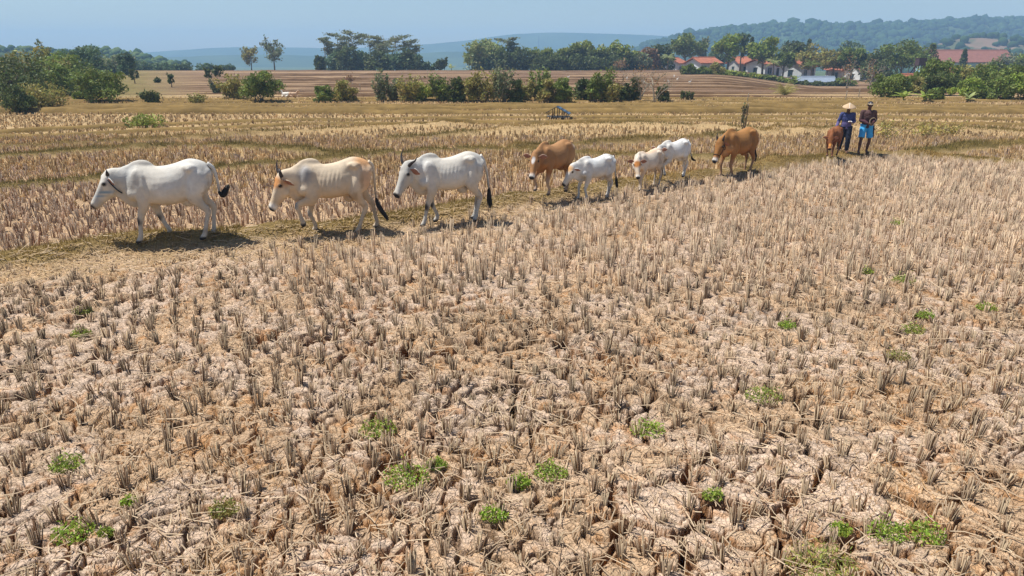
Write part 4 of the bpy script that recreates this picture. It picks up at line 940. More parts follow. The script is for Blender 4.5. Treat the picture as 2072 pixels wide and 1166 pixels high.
    def paint(c, r, col, soft=.35, k=1.0):
        d = np.linalg.norm((V-np.array(c))/np.array(r), axis=1); w = (1-sst(1-soft, 1+soft, d))[:, None]*k
        C[:] = C*(1-w)+np.array(col)*w
    lowleg = np.array(legcol) if legcol is not None else np.array(base)*.72
    w = (1-sst(.30, .62, V[:, 2]))[:, None]*.8; C[:] = C*(1-w)+lowleg*w
    if knee is not None:
        for kx, ky, kz in knees[:2]: paint((kx+.02, ky, kz), (.055, .06, .075), knee, .4)
    for c, r, col, soft, inhead in patches:
        paint(tuple(Hd(*c)) if inhead else c, r, col, soft)
    dirt = sst(.52, .7, fbm(V[:, 0]*7+V[:, 1]*3, V[:, 2]*6, int(u)+31, 4))*(1-sst(-.45, -.15, V[:, 0]))*(1-sst(.9, 1.15, V[:, 2])); C[:] = C*(1-.45*dirt[:, None])+np.array(lin(120, 96, 72))*.45*dirt[:, None]
    if muzzle_ring is not None: paint(tuple(Hd(.50, 0, -.07)), (.105, .105, .105), muzzle_ring, .35)
    paint(tuple(Hd(.545, 0, -.045)), (.088, .09, .075), (.018, .016, .016), .25)
    for sy in (-1, 1): paint(tuple(Hd(.145, sy*.11, -.04)), (.042, .042, .032), (.03, .025, .02), .5)
    for fx, fy, fz in feet: paint((fx, fy, fz-.03), (.1, .1, .058), (.035, .03, .026), .2)
    # ears are added to the same body mesh
    for sy in (-1, 1):
        b = Hd(.045, sy*.085, -.05); back, droop = R(ears[0]), R(ears[1])
        dr = (HYv*sy*math.cos(back)-HXv*math.sin(-back)*0+(-nd)*math.sin(-back) + Vector((0, 0, -1))*math.sin(droop)*.6).normalized()
        nrm = Vector((HXv.x, HXv.y, 0)).normalized()*.92+Vector((0, 0, -.25)); nrm = (nrm-dr*nrm.dot(dr)).normalized(); wd = dr.cross(nrm)
        M = Matrix((dr, nrm, wd)).transposed()
        EV, EF = ellipsoid(tuple(b+dr*.11), (.118, .016, .066), M, 14, 10)
        EV = np.array(EV); rel = EV-np.array(b); t = rel@np.array(dr); sg = rel@np.array(nrm)
        taper = (.35+.65*np.clip(t/.1, 0, 1))*(1-.35*np.clip((t-.12)/.11, 0, 1)); wv = rel@np.array(wd)
        EV = EV+np.outer(wv*(taper-1), np.array(wd))
        ec = np.tile(np.array(base)*.95 if earcol is None else np.array(earcol), (len(EV), 1)); inner = (sg > .006)
        ec[inner] = np.array(lin(150, 104, 84))
        nF = len(V); V = np.vstack([V, EV]); C = np.vstack([C, ec]); F = F+[tuple(i+nF for i in f) for f in EF]
    TV, TF = tube(tl, [.045, .032]+[.024]*(len(tl)-3)+[.018], 10, 4); nF = len(V); V = np.vstack([V, TV]); tb = np.array(TV)[:, 2:3]; tc_ = np.array(base)*(1-.5*sst(1.1, .6, tb)); C = np.vstack([C, tc_]); F = F+[tuple(i+nF for i in f) for f in TF]
    V = V*s
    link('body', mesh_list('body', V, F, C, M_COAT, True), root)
    for sy in (-1, 1):
        MB().ell(tuple(Hd(.145, sy*.108, -.035)*s), (.021*s, .016*s, .019*s)).build('eye', M_EYE, root, True)
    if horns:
        for sy, hpn in zip((1, -1), horns):
            if not hpn: continue
            pts = [tuple(Hd(.01, sy*.065, -.02)*s)]+[tuple(Hd(q[0], sy*q[1], q[2])*s) for q in hpn]
            k = len(pts); MB().tube(pts, [.034*s*(1-.85*(i/(k-1))**1.2) for i in range(k)], 10, 4).build('horn', M_HORN, root, True)
    sw = switch or [tl[-1], (tl[-1][0]-.01, tl[-1][1], tl[-1][2]-.14), (tl[-1][0]-.02, tl[-1][1], tl[-1][2]-.30)]
    a0 = [.022, .05, .045, .008] if len(sw) == 4 else [.022, .048, .006]
    hb = MB(); rsw = random.Random(int(u))
    hb.tube([tuple(Vector(q)*s) for q in sw], [r*.8*s*switch_r for r in a0], 9, 4)
    for i in range(14):
        off = Vector((rsw.uniform(-1, 1), rsw.uniform(-1, 1), 0))*.035*switch_r
        hb.tube([tuple((Vector(q)+off*f+Vector((0, 0, rsw.uniform(-.02, .02))))*s) for q, f in zip(sw, (.3, 1.0, 1.1, 1.0))], [.010*s]*(len(sw)-1)+[.002*s], 4, 2)
    hb.build('tail_switch', M_TAILHAIR, root, True)
    if halter:
        col, kind = halter; hm = mat_plain('halter_cord', lin(*col), .8, .1, 20)
        def ring(fn, r): 
            pts = [tuple(Vector(fn(2*math.pi*i/24))*s) for i in range(25)]; return MB().tube(pts, [r*s]*25, 6, 1, (.3, .5, .8)).build('halter_cord', hm, root, True)
        if 'neck' in kind:
            cN = Hd(.09, 0, -.14); ax = (HZv*.98-HXv*.22).normalized()
            ring(lambda a: cN+HYv*math.cos(a)*.115+(HZv*.35-HXv*0).normalized()*0+ (HXv*-.25+HZv*.97).normalized()*math.sin(a)*.185, .011)
        if 'nose' in kind:
            ring(lambda a: Hd(.36, math.cos(a)*.076, -.086+math.sin(a)*.100), .009)
            for sy in (1, -1): MB().tube([tuple(Hd(.36, sy*.073, -.09)*s), tuple(Hd(.22, sy*.105, -.10)*s), tuple(Hd(.06, sy*.112, -.07)*s)], [.008*s]*3, 6, 3).build('cheek_cord', hm, root, True)
    return root
WHITE = lin(214, 209, 198); CREAM = lin(216, 198, 172); TAN = lin(198, 138, 84); BROWN = lin(164, 121, 80); BROWN2 = lin(158, 112, 64); CALFB = lin(132, 82, 48); GREYSH = lin(170, 170, 166); DK = lin(60, 54, 50)
cow('cow', 358, 485, 14, 1.03, 'white humped cow with a dark cord round its neck, leading the line', WHITE, fat=1.08, neck=(16, 6), head=(52, 6), fore=((.17, 0), (-.25, 0)), hind=((.03, 0), (-.08, 0)),
    tail=[(-.70, 0, 1.20), (-.80, .0, 1.12), (-.84, .0, .9), (-.84, 0, .72)], switch=[(-.84, 0, .74), (-.90, 0, .70), (-.97, 0, .78), (-1.02, .0, .86)], switch_r=1.35,
    patches=[((.60, .0, .98), (.22, .16, .22), lin(188, 188, 182), .6, False), ((.24, .10, -.10), (.13, .05, .020), lin(112, 142, 160), .8, True), ((.33, .08, -.07), (.10, .05, .015), lin(130, 150, 164), .8, True), ((-.72, 0, 1.16), (.08, .05, .06), DK, .5, False)],
    halter=((44, 52, 62), 'neck'), knee=DK, ears=(-35, 15), horns=[[(-.02, .09, .0), (-.05, .10, .02)], [(-.02, .09, .0), (-.05, .10, .02)]])
cow('cow', 681, 472, 18, 1.03, 'cream-tan humped cow with curved dark horns lifting one foreleg', CREAM, fat=.95, neck=(8, 10), head=(62, 12), fore=((.12, .27), (.0, 0)), hind=((.12, 0), (-.26, 0)),
    horns=[[(-.05, .10, .05), (-.06, .17, .07), (.0, .21, .05), (.05, .20, .0)], [(-.04, .12, .03), (-.10, .16, .06), (-.18, .17, .07)]], ribs=.0035, ears=(-60, 30), knee=lin(150, 150, 146),
    tail=[(-.70, 0, 1.20), (-.79, .0, 1.10), (-.80, .0, .8), (-.82, 0, .55)], switch=[(-.82, 0, .57), (-.85, 0, .44), (-.95, 0, .28), (-1.03, .0, .17)], switch_r=1.1,
    patches=[((.12, 0, .0), (.20, .13, .10), lin(200, 140, 84), .4, True), ((.50, .16, 1.06), (.12, .14, .16), lin(150, 146, 142), .5, False), ((-.62, .0, 1.22), (.2, .25, .10), lin(206, 156, 108), .5, False), ((-.62, .18, .95), (.13, .12, .2), lin(206, 168, 132), .6, False)], muzzle_ring=lin(226, 218, 206))
cow('cow', 910, 451, 22, 1.02, 'white cow with upright dark horns and long black tail tuft, third in line', WHITE, fat=.98, neck=(18, 16), head=(54, 28), fore=((.20, 0), (-.16, 0)), hind=((.02, 0), (-.06, 0)),
    horns=[[(-.03, .12, .0), (-.08, .18, .0), (-.15, .20, .0)], [(-.04, .11, .02), (-.13, .15, .04), (-.23, .14, .05)]], ribs=.002, ears=(-25, 25), knee=DK,
    tail=[(-.70, 0, 1.20), (-.79, .0, 1.08), (-.86, .0, .8), (-.89, 0, .56)], switch=[(-.89, 0, .60), (-.90, 0, .46), (-.91, 0, .32), (-.92, .0, .22)], switch_r=1.1,
    patches=[((.55, .1, .95), (.2, .2, .25), lin(204, 200, 192), .6, False)])
WB = lin(220, 214, 204)
cow('cow', 1119, 391, 46, .87, 'brown cow with white blaze and spread ears beside the white calf', BROWN, vox=.023, fat=1.0, neck=(8, 14), head=(62, 20), fore=((-.04, 0), (.16, .10)), hind=((.12, 0), (-.20, 0)), ears=(-8, -6), earcol=lin(170, 150, 130),
    muzzle_ring=WB, legcol=lin(168, 150, 132), patches=[((.16, 0, .03), (.19, .042, .08), lin(230, 222, 214), .3, True), ((-.74, 0, 1.0), (.12, .2, .25), lin(216, 196, 172), .5, False)],
    tail=[(-.70, 0, 1.20), (-.80, .0, 1.12), (-.82, .0, .9), (-.8, 0, .66)])
cow('calf', 1202, 403, 30, .75, 'white calf with tan forehead walking before the brown blazed cow', lin(218, 216, 210), vox=.023, fat=.96, hump=.8, neck=(6, 4), head=(54, 4), fore=((.05, 0), (.14, 0)), hind=((.10, 0), (-.12, 0)), ears=(-70, 20),
    patches=[((.10, 0, -.0), (.15, .12, .10), lin(206, 164, 116), .4, True)], tail=[(-.70, 0, 1.20), (-.79, .0, 1.06), (-.83, .0, .8), (-.88, 0, .56)], switch=[(-.88, 0, .60), (-.90, 0, .50), (-.93, 0, .36), (-.94, .0, .26)], ribs=.002)
cow('calf', 1307, 382, 40, .72, 'cream calf with tan face and spread ears turned to the camera', lin(214, 198, 178), vox=.023, fat=1.0, hump=.5, neck=(8, 30), head=(60, 48), fore=((.12, 0), (-.22, 0)), hind=((.0, 0), (-.10, 0)), ears=(-5, -2), earcol=lin(170, 130, 104),
    muzzle_ring=WB, patches=[((.14, 0, -.01), (.24, .10, .10), lin(196, 130, 70), .35, True), ((-.1, 0, 1.2), (.5, .12, .07), lin(214, 180, 148), .6, False)])
cow('calf', 1360, 360, 33, .73, 'white young cow with tan head walking behind the cream calf', lin(224, 221, 214), vox=.023, fat=.95, hump=.8, neck=(12, 16), head=(50, 10), fore=((.10, .2), (.05, 0)), hind=((.08, 0), (-.22, 0)), ears=(-5, -20), earcol=lin(214, 200, 180),
    patches=[((.15, 0, -.08), (.26, .14, .16), lin(200, 142, 88), .3, True)], tail=[(-.70, 0, 1.20), (-.80, .0, 1.1), (-.88, .0, .85), (-.96, 0, .66)], switch=[(-.96, 0, .68), (-1.02, 0, .58), (-1.12, 0, .52), (-1.2, .0, .50)])
cow('cow', 1487, 357, 34, .97, 'large brown cow with nose halter ahead of the two men', BROWN2, vox=.023, fat=1.0, hump=.9, neck=(4, 8), head=(62, 10), fore=((-.02, 0), (.10, 0)), hind=((.06, 0), (-.06, 0)), ears=(-70, 30), ribs=.005, legcol=lin(150, 122, 96),
    muzzle_ring=WB, horns=[[(-.06, .09, .02), (-.12, .10, .03)], [(-.06, .09, .02), (-.13, .10, .03)]], halter=((40, 34, 32), 'nose neck'), patches=[((.6, 0, .75), (.2, .2, .14), lin(196, 152, 108), .6, False)], earcol=lin(150, 96, 54))
cow('calf', 1682, 316, 52, .67, 'reddish-brown calf walking beside the man in the conical hat', CALFB, vox=.023, fat=1.05, hump=.4, neck=(-4, 10), head=(58, 14), fore=((.12, 0), (-.18, 0)), hind=((.06, 0), (-.1, 0)), ears=(-20, 10), earcol=lin(150, 92, 52), legcol=lin(120, 84, 64),
    muzzle_ring=lin(196, 130, 76), patches=[((.36, 0, -.02), (.12, .06, .06), lin(206, 140, 70), .5, True), ((0, .2, .75), (.4, .16, .12), lin(104, 58, 34), .6, False)])

# ------------------------------------------------------------------ two men
def skin_mat(c): return mat_plain('skin', lin(*c), .55, .12, 14, .002)
def fingers(mb, wrist, dirv, side, curl, left):
    """palm and five fingers; side points to the thumb side"""
    d = Vector(dirv).normalized(); sd = Vector(side); sd = (sd-d*sd.dot(d)).normalized(); nn = d.cross(sd)*(1 if left else -1)
    w = Vector(wrist); mb.tube([tuple(w-d*.02), tuple(w+d*.04), tuple(w+d*.085)], [(.026, .020), (.038, .017), (.040, .014)], 10, 3, tuple(sd))
    for k, (o, ln) in enumerate(((.030, .072), (.010, .080), (-.011, .074), (-.030, .058))):
        a = w+d*.08+sd*o; b = a+(d*math.cos(curl*.5)+nn*math.sin(curl*.5))*ln*.5; c = b+(d*math.cos(curl)+nn*math.sin(curl))*ln*.5
        mb.tube([tuple(a), tuple(b), tuple(c)], [.0095, .009, .0075], 6, 2)
    a = w+d*.025+sd*.030; b = a+(sd*.8+d*.6)*.035; c = b+(d*.9+nn*.4)*.030; mb.tube([tuple(a), tuple(b), tuple(c)], [.011, .0105, .008], 6, 2)
def man(u, v, rz, label, skin, arms, legs, builder, s=1.0, head_yaw=0.0, head_pitch=0.1):
    p = gat(u, v, .14); z_ = zg(p.x, p.y); p = gat(u, v, z_); p.z = z_
    r = empty('person', p, rz, label, 'person'); r.scale = (s, s, s)
    def limbs(infl, which):
        mb = MB(); e = infl
        if 'torso' in which:
            mb.tube([(0, .015, .84), (0, .01, .95), (0, .0, 1.08), (0, .0, 1.22), (0, .01, 1.33), (0, .015, 1.40)], [(.165+e, .115+e), (.155+e, .105+e), (.148+e, .10+e), (.172+e, .112+e), (.165+e, .10+e), (.07+e, .065+e)], 18, 4, (1, 0, 0))
        for sx, (el, wr) in zip((1, -1), arms):
            if 'arms' in which:
                S = (sx*.175, .01, 1.345); mb.tube([(sx*.11, .01, 1.36), S, tuple((Vector(S)+Vector(el))/2), el, tuple((Vector(el)+Vector(wr))/2), wr], [.055+e, .062+e, .048+e, .041+e, .036+e, .027+e*.9], 12, 4, (0, 1, .1))
        for sx, (kn, an, toe) in zip((1, -1), legs):
            hip = (sx*.09, .01, .86)
            if 'legs' in which: mb.tube([(sx*.085, .01, .93), hip, tuple((Vector(hip)+Vector(kn))/2), kn, tuple((Vector(kn)*.55+Vector(an)*.45)), an], [(.10+e, .11+e), (.095+e, .105+e), (.076+e, .082+e), (.054+e, .058+e), (.050+e, .056+e), (.036+e, .04+e)], 14, 4, (1, 0, 0))
            if 'thighs' in which:
                k2 = Vector(hip)+(Vector(kn)-Vector(hip))*.88; mb.tube([(sx*.085, .01, .95), hip, tuple((Vector(hip)+k2)/2), tuple(k2)], [(.10+e, .112+e), (.095+e, .108+e), (.084+e, .098+e), (.088+e, .10+e)], 16, 4, (1, 0, 0))
        return mb
    mb = limbs(0, ('torso', 'arms', 'legs'))
    for sx, (el, wr) in zip((1, -1), arms):
        d = Vector(wr)-Vector(el); fingers(mb, wr, d, (-sx*.6, -.6, .3), .9, sx > 0)
    for sx, (kn, an, toe) in zip((1, -1), legs):
        mb.tube([(an[0], an[1]+.05, an[2]-.035), (an[0], an[1], an[2]-.03), ((an[0]+toe[0])/2, (an[1]+toe[1])/2, toe[2]+.035), toe], [(.034, .034), (.04, .045), (.045, .032), (.042, .018)], 10, 3, (1, 0, 0))
    mb.tube([(0, .02, 1.36), (0, .01, 1.43), (0, -.005, 1.50)], [.066, .057, .058], 12, 3, (1, 0, 0))
    hc = Vector((0, -.015, 1.56)); HM = Matrix.Rotation(head_yaw, 3, 'Z') @ Matrix.Rotation(head_pitch, 3, 'X')
    q = lambda x, y, z: tuple(hc+HM @ Vector((x, y, z)))
    mb.ell(q(0, .01, .025), (.076, .095, .098), HM, 16, 12); mb.ell(q(0, -.03, -.05), (.058, .062, .062), HM, 12, 10)
    mb.tube([q(0, -.085, .02), q(0, -.108, -.02), q(0, -.10, -.034)], [(.010, .010), (.017, .014), (.014, .008)], 8, 2, (1, 0, 0))
    mb.ell(q(0, -.086, -.058), (.024, .012, .010), HM); mb.ell(q(0, -.082, .022), (.055, .016, .010), HM)
    for sx in (-1, 1): mb.ell(q(sx*.079, .01, -.005), (.010, .020, .032), HM)
    V, F = remeshed(mb, .0105, 2, .4)
    link('body', mesh_list('body', V, F, None, skin_mat(skin), True), r)
    for sx in (-1, 1): MB().ell(q(sx*.031, -.078, .004), (.012, .008, .008), HM, 8, 6).build('eye', M_EYE, r, True)
    hr = MB(); hr.ell(q(0, .022, .035), (.080, .092, .094), HM, 16, 12)
    hV = [p_ for p_ in hr.V]; link('hair', mesh_list('hair', hr.V, hr.F, None, mat_plain('hair', (.012, .010, .009), .6, .2, 60, .003), True), r)
    builder(r, limbs, q, HM)
    return r
def cloth(r, name, mb, mat, vox=.011, wr=.006, seed=3, cut=None):
    V, F = remeshed(mb, vox, 3, .5); V = V.astype(float)
    n = fbm(V[:, 0]*9+V[:, 1]*4, V[:, 2]*13, seed, 3)-.5; cen = V.mean(0); d = V-cen; d[:, 2] = 0; d /= np.linalg.norm(d, axis=1)[:, None]+1e-6
    V = V+d*n[:, None]*wr*2
    if cut is not None: F = [f for f in F if cut(V[list(f)].mean(0))]
    me = mesh_list(name, V, F, None, mat, True); o = link(name, me, r)
    sm = o.modifiers.new('thickness', 'SOLIDIFY'); sm.thickness = .004; sm.offset = -1
    return o
def mat_shirt(name, ca, cb, zsplit):
    m = mat_plain(name, ca, .85, .12, 20, .004); N = m.node_tree.nodes; L = m.node_tree.links
    tc = N.new('ShaderNodeTexCoord'); sp = N.new('ShaderNodeSeparateXYZ'); L.new(tc.outputs['Object'], sp.inputs[0])
    mr = N.new('ShaderNodeMapRange'); mr.inputs[1].default_value = zsplit-.02; mr.inputs[2].default_value = zsplit+.02; L.new(sp.outputs[2], mr.inputs[0])
    mx = N.new('ShaderNodeMix'); mx.data_type = 'RGBA'; mx.inputs[6].default_value = (*cb, 1); mx.inputs[7].default_value = (*ca, 1); L.new(mr.outputs[0], mx.inputs[0])
    L.new(mx.outputs[2], N['Principled BSDF'].inputs['Base Color']); return m
def dress_a(r, limbs, q, HM):
    cloth(r, 'shirt', limbs(.017, ('torso', 'arms')), mat_shirt('blue_shirt', lin(62, 70, 116), lin(100, 92, 136), 1.10), wr=.012, cut=lambda c: c[2] < 1.41 and not (abs(c[0]) < .05 and c[2] > 1.36 and c[1] < 0))
    cloth(r, 'trousers', limbs(.032, ('legs',)), mat_plain('dark_trousers', lin(30, 34, 50), .85, .2, 12, .004), wr=.014, seed=8)
    hat = MB(); n = 36; prof = [(.0, .185), (.035, .168), (.10, .115), (.17, .06), (.215, .018), (.222, .0), (.212, -.004), (.16, .045), (.09, .10), (.03, .15), (0, .16)]
    V = []; F = []
    for j, (rr, zz) in enumerate(prof):
        for i in range(n):
            a = 6.2832*i/n; V.append(q(rr*math.cos(a), rr*math.sin(a), zz*.85+.025))
    for j in range(len(prof)-1):
        for i in range(n): i2 = (i+1) % n; F.append((j*n+i, j*n+i2, (j+1)*n+i2, (j+1)*n+i))
    hat.add(V, [f[::-1] for f in F]); h = hat.build('conical_hat', mat_plain('woven_hat', lin(192, 164, 130), .8, .12, 40, .002), r, True)
    st = MB(); pr = []
    for rr, zz in ((.01, .19), (.10, .124), (.20, .036)):
        for w in (-.008, .008): pr.append(q(w-.02*rr/.2, -rr-.004, zz*.85+.028))
    st.add(pr, [(0, 1, 3, 2), (2, 3, 5, 4)]); st.build('pale_seam', mat_plain('pale_seam', lin(240, 228, 210), .8), h)
def dress_b(r, limbs, q, HM):
    cloth(r, 'shirt', limbs(.016, ('torso', 'arms')), mat_shirt('brown_shirt', lin(86, 62, 60), lin(76, 44, 50), 1.12), wr=.012, seed=21, cut=lambda c: c[2] < 1.41)
    sh = cloth(r, 'shorts', limbs(.016, ('thighs',)), mat_plain('blue_shorts', lin(64, 160, 214), .7, .12, 12, .004), wr=.012, seed=31)
    MB().tube([(.198, .0, .90), (.208, -.0, .72), (.228, -.01, .55)], [(.012, .045)]*3, 8, 2).build('dark_stripe', mat_plain('dark_stripe', lin(34, 36, 44), .8), sh)
    cap = MB(); V, F = ellipsoid(q(0, .012, .04), (.088, .104, .085), HM, 20, 12); cap.add(V, F); c = cap.build('cap', mat_plain('dark_cap', lin(50, 46, 50), .8, .1, 30), r, True)
    br = MB(); pts = []; n = 12
    for zz in (0, .008):
        for rr in (.0, 1.0):
            for i in range(n+1):
                a = math.pi*(i/n); pts.append(q(-.084*math.cos(a)*(1+.06*rr), -.02-.075*math.sin(a)-.075*rr*math.sin(a), .058-.022*rr*math.sin(a)+zz))
    m = n+1; Fb = []
    for i in range(n): Fb += [(i, i+1, m+i+1, m+i)[::-1], (2*m+i, 2*m+i+1, 3*m+i+1, 3*m+i), (m+i, m+i+1, 3*m+i+1, 3*m+i)[::-1]]
    br.add(pts, Fb); br.build('cap_brim', mat_plain('khaki_brim', lin(160, 142, 116), .8), c, True)
    MB().ell(q(-.012, -.095, .082), (.020, .006, .018), HM, 10, 8).build('cap_emblem', mat_plain('white_emblem', lin(230, 228, 224), .8), c, True)
pa = man(1704, 309, -.30, 'person in conical straw hat, blue-purple long-sleeved shirt and dark trousers beside the calf', (96, 66, 50),
    arms=(((.245, .05, 1.09), (.12, -.19, 1.10)), ((-.27, .02, 1.08), (-.33, -.10, .86))),
    legs=(((.11, -.10, .47), (.115, -.06, .10), (.12, -.20, .012)), ((-.10, -.02, .46), (-.105, .14, .12), (-.11, .02, .02))), builder=dress_a, s=.87, head_pitch=.25)
pb = man(1745, 310, -.22, 'person in dark cap, brown shirt and bright blue shorts walking barefoot', (92, 60, 46),
    arms=(((.25, .06, 1.10), (.13, -.20, 1.02)), ((-.225, -.02, 1.08), (-.02, -.20, .99))),
    legs=(((.145, -.02, .46), (.135, .10, .10), (.135, -.03, .012)), ((-.135, -.09, .47), (-.16, -.11, .085), (-.17, -.25, .012))), builder=dress_b, s=.93, head_yaw=-.1)
def hold(parent_obj, name, mb, mat, label, cat):
    o = mb.build(name, mat, None, True); M = Matrix.Translation(parent_obj.location) @ Matrix.Rotation(parent_obj.rotation_euler.z, 4, 'Z') @ Matrix.Scale(parent_obj.scale[0], 4)
    o.matrix_world = M; tag(o, label, cat)
m_ = MB(); m_.ell((.055, -.245, 1.105), (.055, .03, .028)); m_.ell((.10, -.235, 1.10), (.04, .035, .032)); V_, F_ = remeshed(m_, .008, 2); mm = MB(); mm.add(V_, F_)
hold(pa, 'white_cloth', mm, mat_plain('white_cloth', lin(232, 230, 226), .85, .08, 30, .004), 'folded white cloth held at the waist by the person in blue', 'cloth')
m_ = MB(); m_.tube([(.10+.10*math.cos(a)*1.0, -.27+.02*math.sin(3*a), 1.06+.12*math.sin(a)) for a in np.linspace(0, 6.283, 25)], [.008]*25, 6, 1)
hold(pb, 'rope', m_, mat_plain('rope', lin(190, 172, 140), .9, .2, 60), 'small loop of pale rope held by the person in the brown shirt', 'rope')

def project(P):
    dy = P[:, 1]; dz = P[:, 2]-H_CAM; dep = dy*math.cos(TILT)-dz*math.sin(TILT); up = dy*math.sin(TILT)+dz*math.cos(TILT)
    return 1036+P[:, 0]/dep*FPX, 583-up/dep*FPX, dep
# ------------------------------------------------------------------ stubble, straw, grass, weeds
RS = np.random.RandomState(11)
GREYSTRAW = np.array(lin(166, 142, 118)); PALESTRAW = np.array(lin(208, 186, 152)); DARKSTRAW = np.array(lin(118, 90, 66)); GOLDSTRAW = np.array(lin(204, 168, 106))
def clump_variant(seed, stalks, R, h, sides=3, splay=.22, rad=.0055, bent=2, cols=(GREYSTRAW, PALESTRAW, DARKSTRAW)):
    rs = np.random.RandomState(seed); V = []; F = []; C = []
    lean = rs.normal(size=2)*.07
    for i in range(stalks+bent):
        a = rs.uniform(0, 6.283); rr = R*math.sqrt(rs.rand()); b = np.array([math.cos(a)*rr, math.sin(a)*rr, -.03])
        if i < stalks:
            L = h*rs.uniform(.72, 1.08)+.03; d = np.array([math.cos(a)*splay*rr/R*rs.uniform(.2, 1.3)+lean[0]+rs.normal()*.04, math.sin(a)*splay*rr/R*rs.uniform(.2, 1.3)+lean[1]+rs.normal()*.04, 1.0]); rb = rad*rs.uniform(.7, 1.35)
        else:
            L = h*rs.uniform(.6, 1.2); d = np.array([math.cos(a)*1.0, math.sin(a)*1.0, rs.uniform(.05, .9)]); rb = rad*.6
        d /= np.linalg.norm(d); t = b+d*L; n0 = len(V); x = np.cross(d, (0.3, 1, .2)); x /= np.linalg.norm(x); y = np.cross(d, x); ph = rs.uniform(0, 6.28)
        for q, r_ in ((b, rb*1.1), (t, rb*.85)):
            for k in range(sides): V.append(q+(x*math.cos(ph+6.283*k/sides)+y*math.sin(ph+6.283*k/sides))*r_)
        c = cols[0]*(1-(w := rs.rand()))+cols[1]*w if rs.rand() > .25 else cols[2]
        if i >= stalks: c = cols[1]
        c = c*rs.uniform(.85, 1.15); C += [c*.95]*sides+[c*1.05]*sides
        for k in range(sides): k2 = (k+1) % sides; F += [(n0+k, n0+k2, n0+sides+k2), (n0+k, n0+sides+k2, n0+sides+k)]
        if stalks > 8: F.append((n0+3, n0+4, n0+5))
    return np.array(V), np.array(F), np.array(C)
def scatter(name, P, rot, sxy, sz, variants, vid, tint, mat, label, cat='stubble'):
    Vs = []; Fs = []; Cs = []; base = 0
    for k, (v, f, c) in enumerate(variants):
        m = np.where(vid == k)[0]
        if len(m) == 0: continue
        cs, sn = np.cos(rot[m])[:, None], np.sin(rot[m])[:, None]
        x = (v[None, :, 0]*cs-v[None, :, 1]*sn)*sxy[m][:, None]; y = (v[None, :, 0]*sn+v[None, :, 1]*cs)*sxy[m][:, None]; z_ = np.repeat(v[None, :, 2], len(m), 0)*sz[m][:, None]
        W = np.stack([x, y, z_], -1)+P[m][:, None, :]; Vs.append(W.reshape(-1, 3))
        Fs.append((f[None]+len(v)*np.arange(len(m))[:, None, None]).reshape(-1, 3)+base); base += len(v)*len(m)
        Cs.append((c[None]*tint[m][:, None, :]).reshape(-1, 3))
    o = link(name, mesh_np(name, np.vstack(Vs), np.vstack(Fs), np.vstack(Cs), mat, False)); tag(o, label, cat, kind='stuff'); return o
def grid(sp, y0, y1, ang, jit, rs, wid=.86):
    Rr = y1*1.6; g = np.arange(-Rr, Rr, sp); gx, gy = np.meshgrid(g, g); ca, sa = math.cos(ang), math.sin(ang)
    x = gx*ca-gy*sa; y = gx*sa+gy*ca+y1*.5; k = (y > y0) & (y < y1) & (np.abs(x) < wid*y+1.2); x = x[k]; y = y[k]
    return x+rs.normal(size=len(x))*jit, y+rs.normal(size=len(x))*jit
# near paddy
x, y = grid(.235, 2.4, 27, .42, .038, RS)
x_, y_ = grid(.215, 7.5, 27, .47, .05, RS); fillm = np.concatenate([np.zeros(len(x), bool), np.ones(len(x_), bool)]); x = np.concatenate([x, x_]); y = np.concatenate([y, y_])
d1, _ = line_d(LINES[0], x, y); k = d1 < -.35; x, y, d1, fillm = x[k], y[k], d1[k], fillm[k]
hgt, bund, _, _ = land(x, y); sm = strawmask(x, y)
uu, vv, _ = project(np.stack([x, y, hgt], 1))
# taller, paler stubble in the back and right part of the paddy
tall = sst(640, 540, vv+18*np.sin(uu/120)+(fbm(x*.9, y*.9, 52, 2)-.5)*70-(uu-1036)*.015)*sst(500, 640, uu+(fbm(x*.5, y*.5, 53, 2)-.5)*160)
k = (RS.rand(len(x)) < .95-.75*sm-.25*(fbm(x*.7, y*.7, 51, 2) > .62)) & (bund < .35) & ((~fillm) | (RS.rand(len(x)) < tall*.48-.06)); x, y, hgt, d1, tall = x[k], y[k], hgt[k], d1[k], tall[k]
dep = cracks(x, y)[0]; P = np.stack([x, y, hgt+np.maximum(dep, -.02)-.005], 1)
uu, vv, _ = project(P)
sz = RS.uniform(.5, 1.28, len(x))*(1+.55*tall)*(.75+.5*fbm(x*.6, y*.6, 54, 2)); sxy = RS.uniform(.85, 1.2, len(x))*(1-.15*tall); rot = RS.uniform(0, 6.28, len(x))
tint = (np.ones((len(x), 3))*.98+np.outer(tall, np.array([.26, .29, .36])))*RS.uniform(.68, 1.3, (len(x), 1))
var_hi = [clump_variant(100+i, 17, .031, RS.uniform(.10, .15), splay=RS.uniform(.05, .38), rad=.0046, bent=3) for i in range(16)]
var_lo = [clump_variant(200+i, 10, .036, RS.uniform(.10, .17), splay=RS.uniform(.15, .7), rad=.0054, bent=2) for i in range(12)]
order = np.argsort(y); inview = (uu > -30) & (uu < 2102) & (vv < 1215); sel = [i for i in order if inview[i]][:300]; selset = np.zeros(len(x), bool); selset[sel] = True
hi_mesh = [mesh_np('stubble_clump', v, f, c, M_STRAW, False) for v, f, c in var_hi]
for i in sel:
    o = bpy.data.objects.new('stubble_clump', hi_mesh[RS.randint(len(hi_mesh))]); COL.objects.link(o)
    o.location = P[i]; o.rotation_euler = (0, 0, rot[i]); o.scale = (sxy[i], sxy[i], sz[i])
    tag(o, 'grey-tan clump of cut rice stubble in the nearest rows', 'stubble', 'nearest rice stubble clumps')
nearm = (~selset) & (y < 9.5); farm = (~selset) & (y >= 9.5)
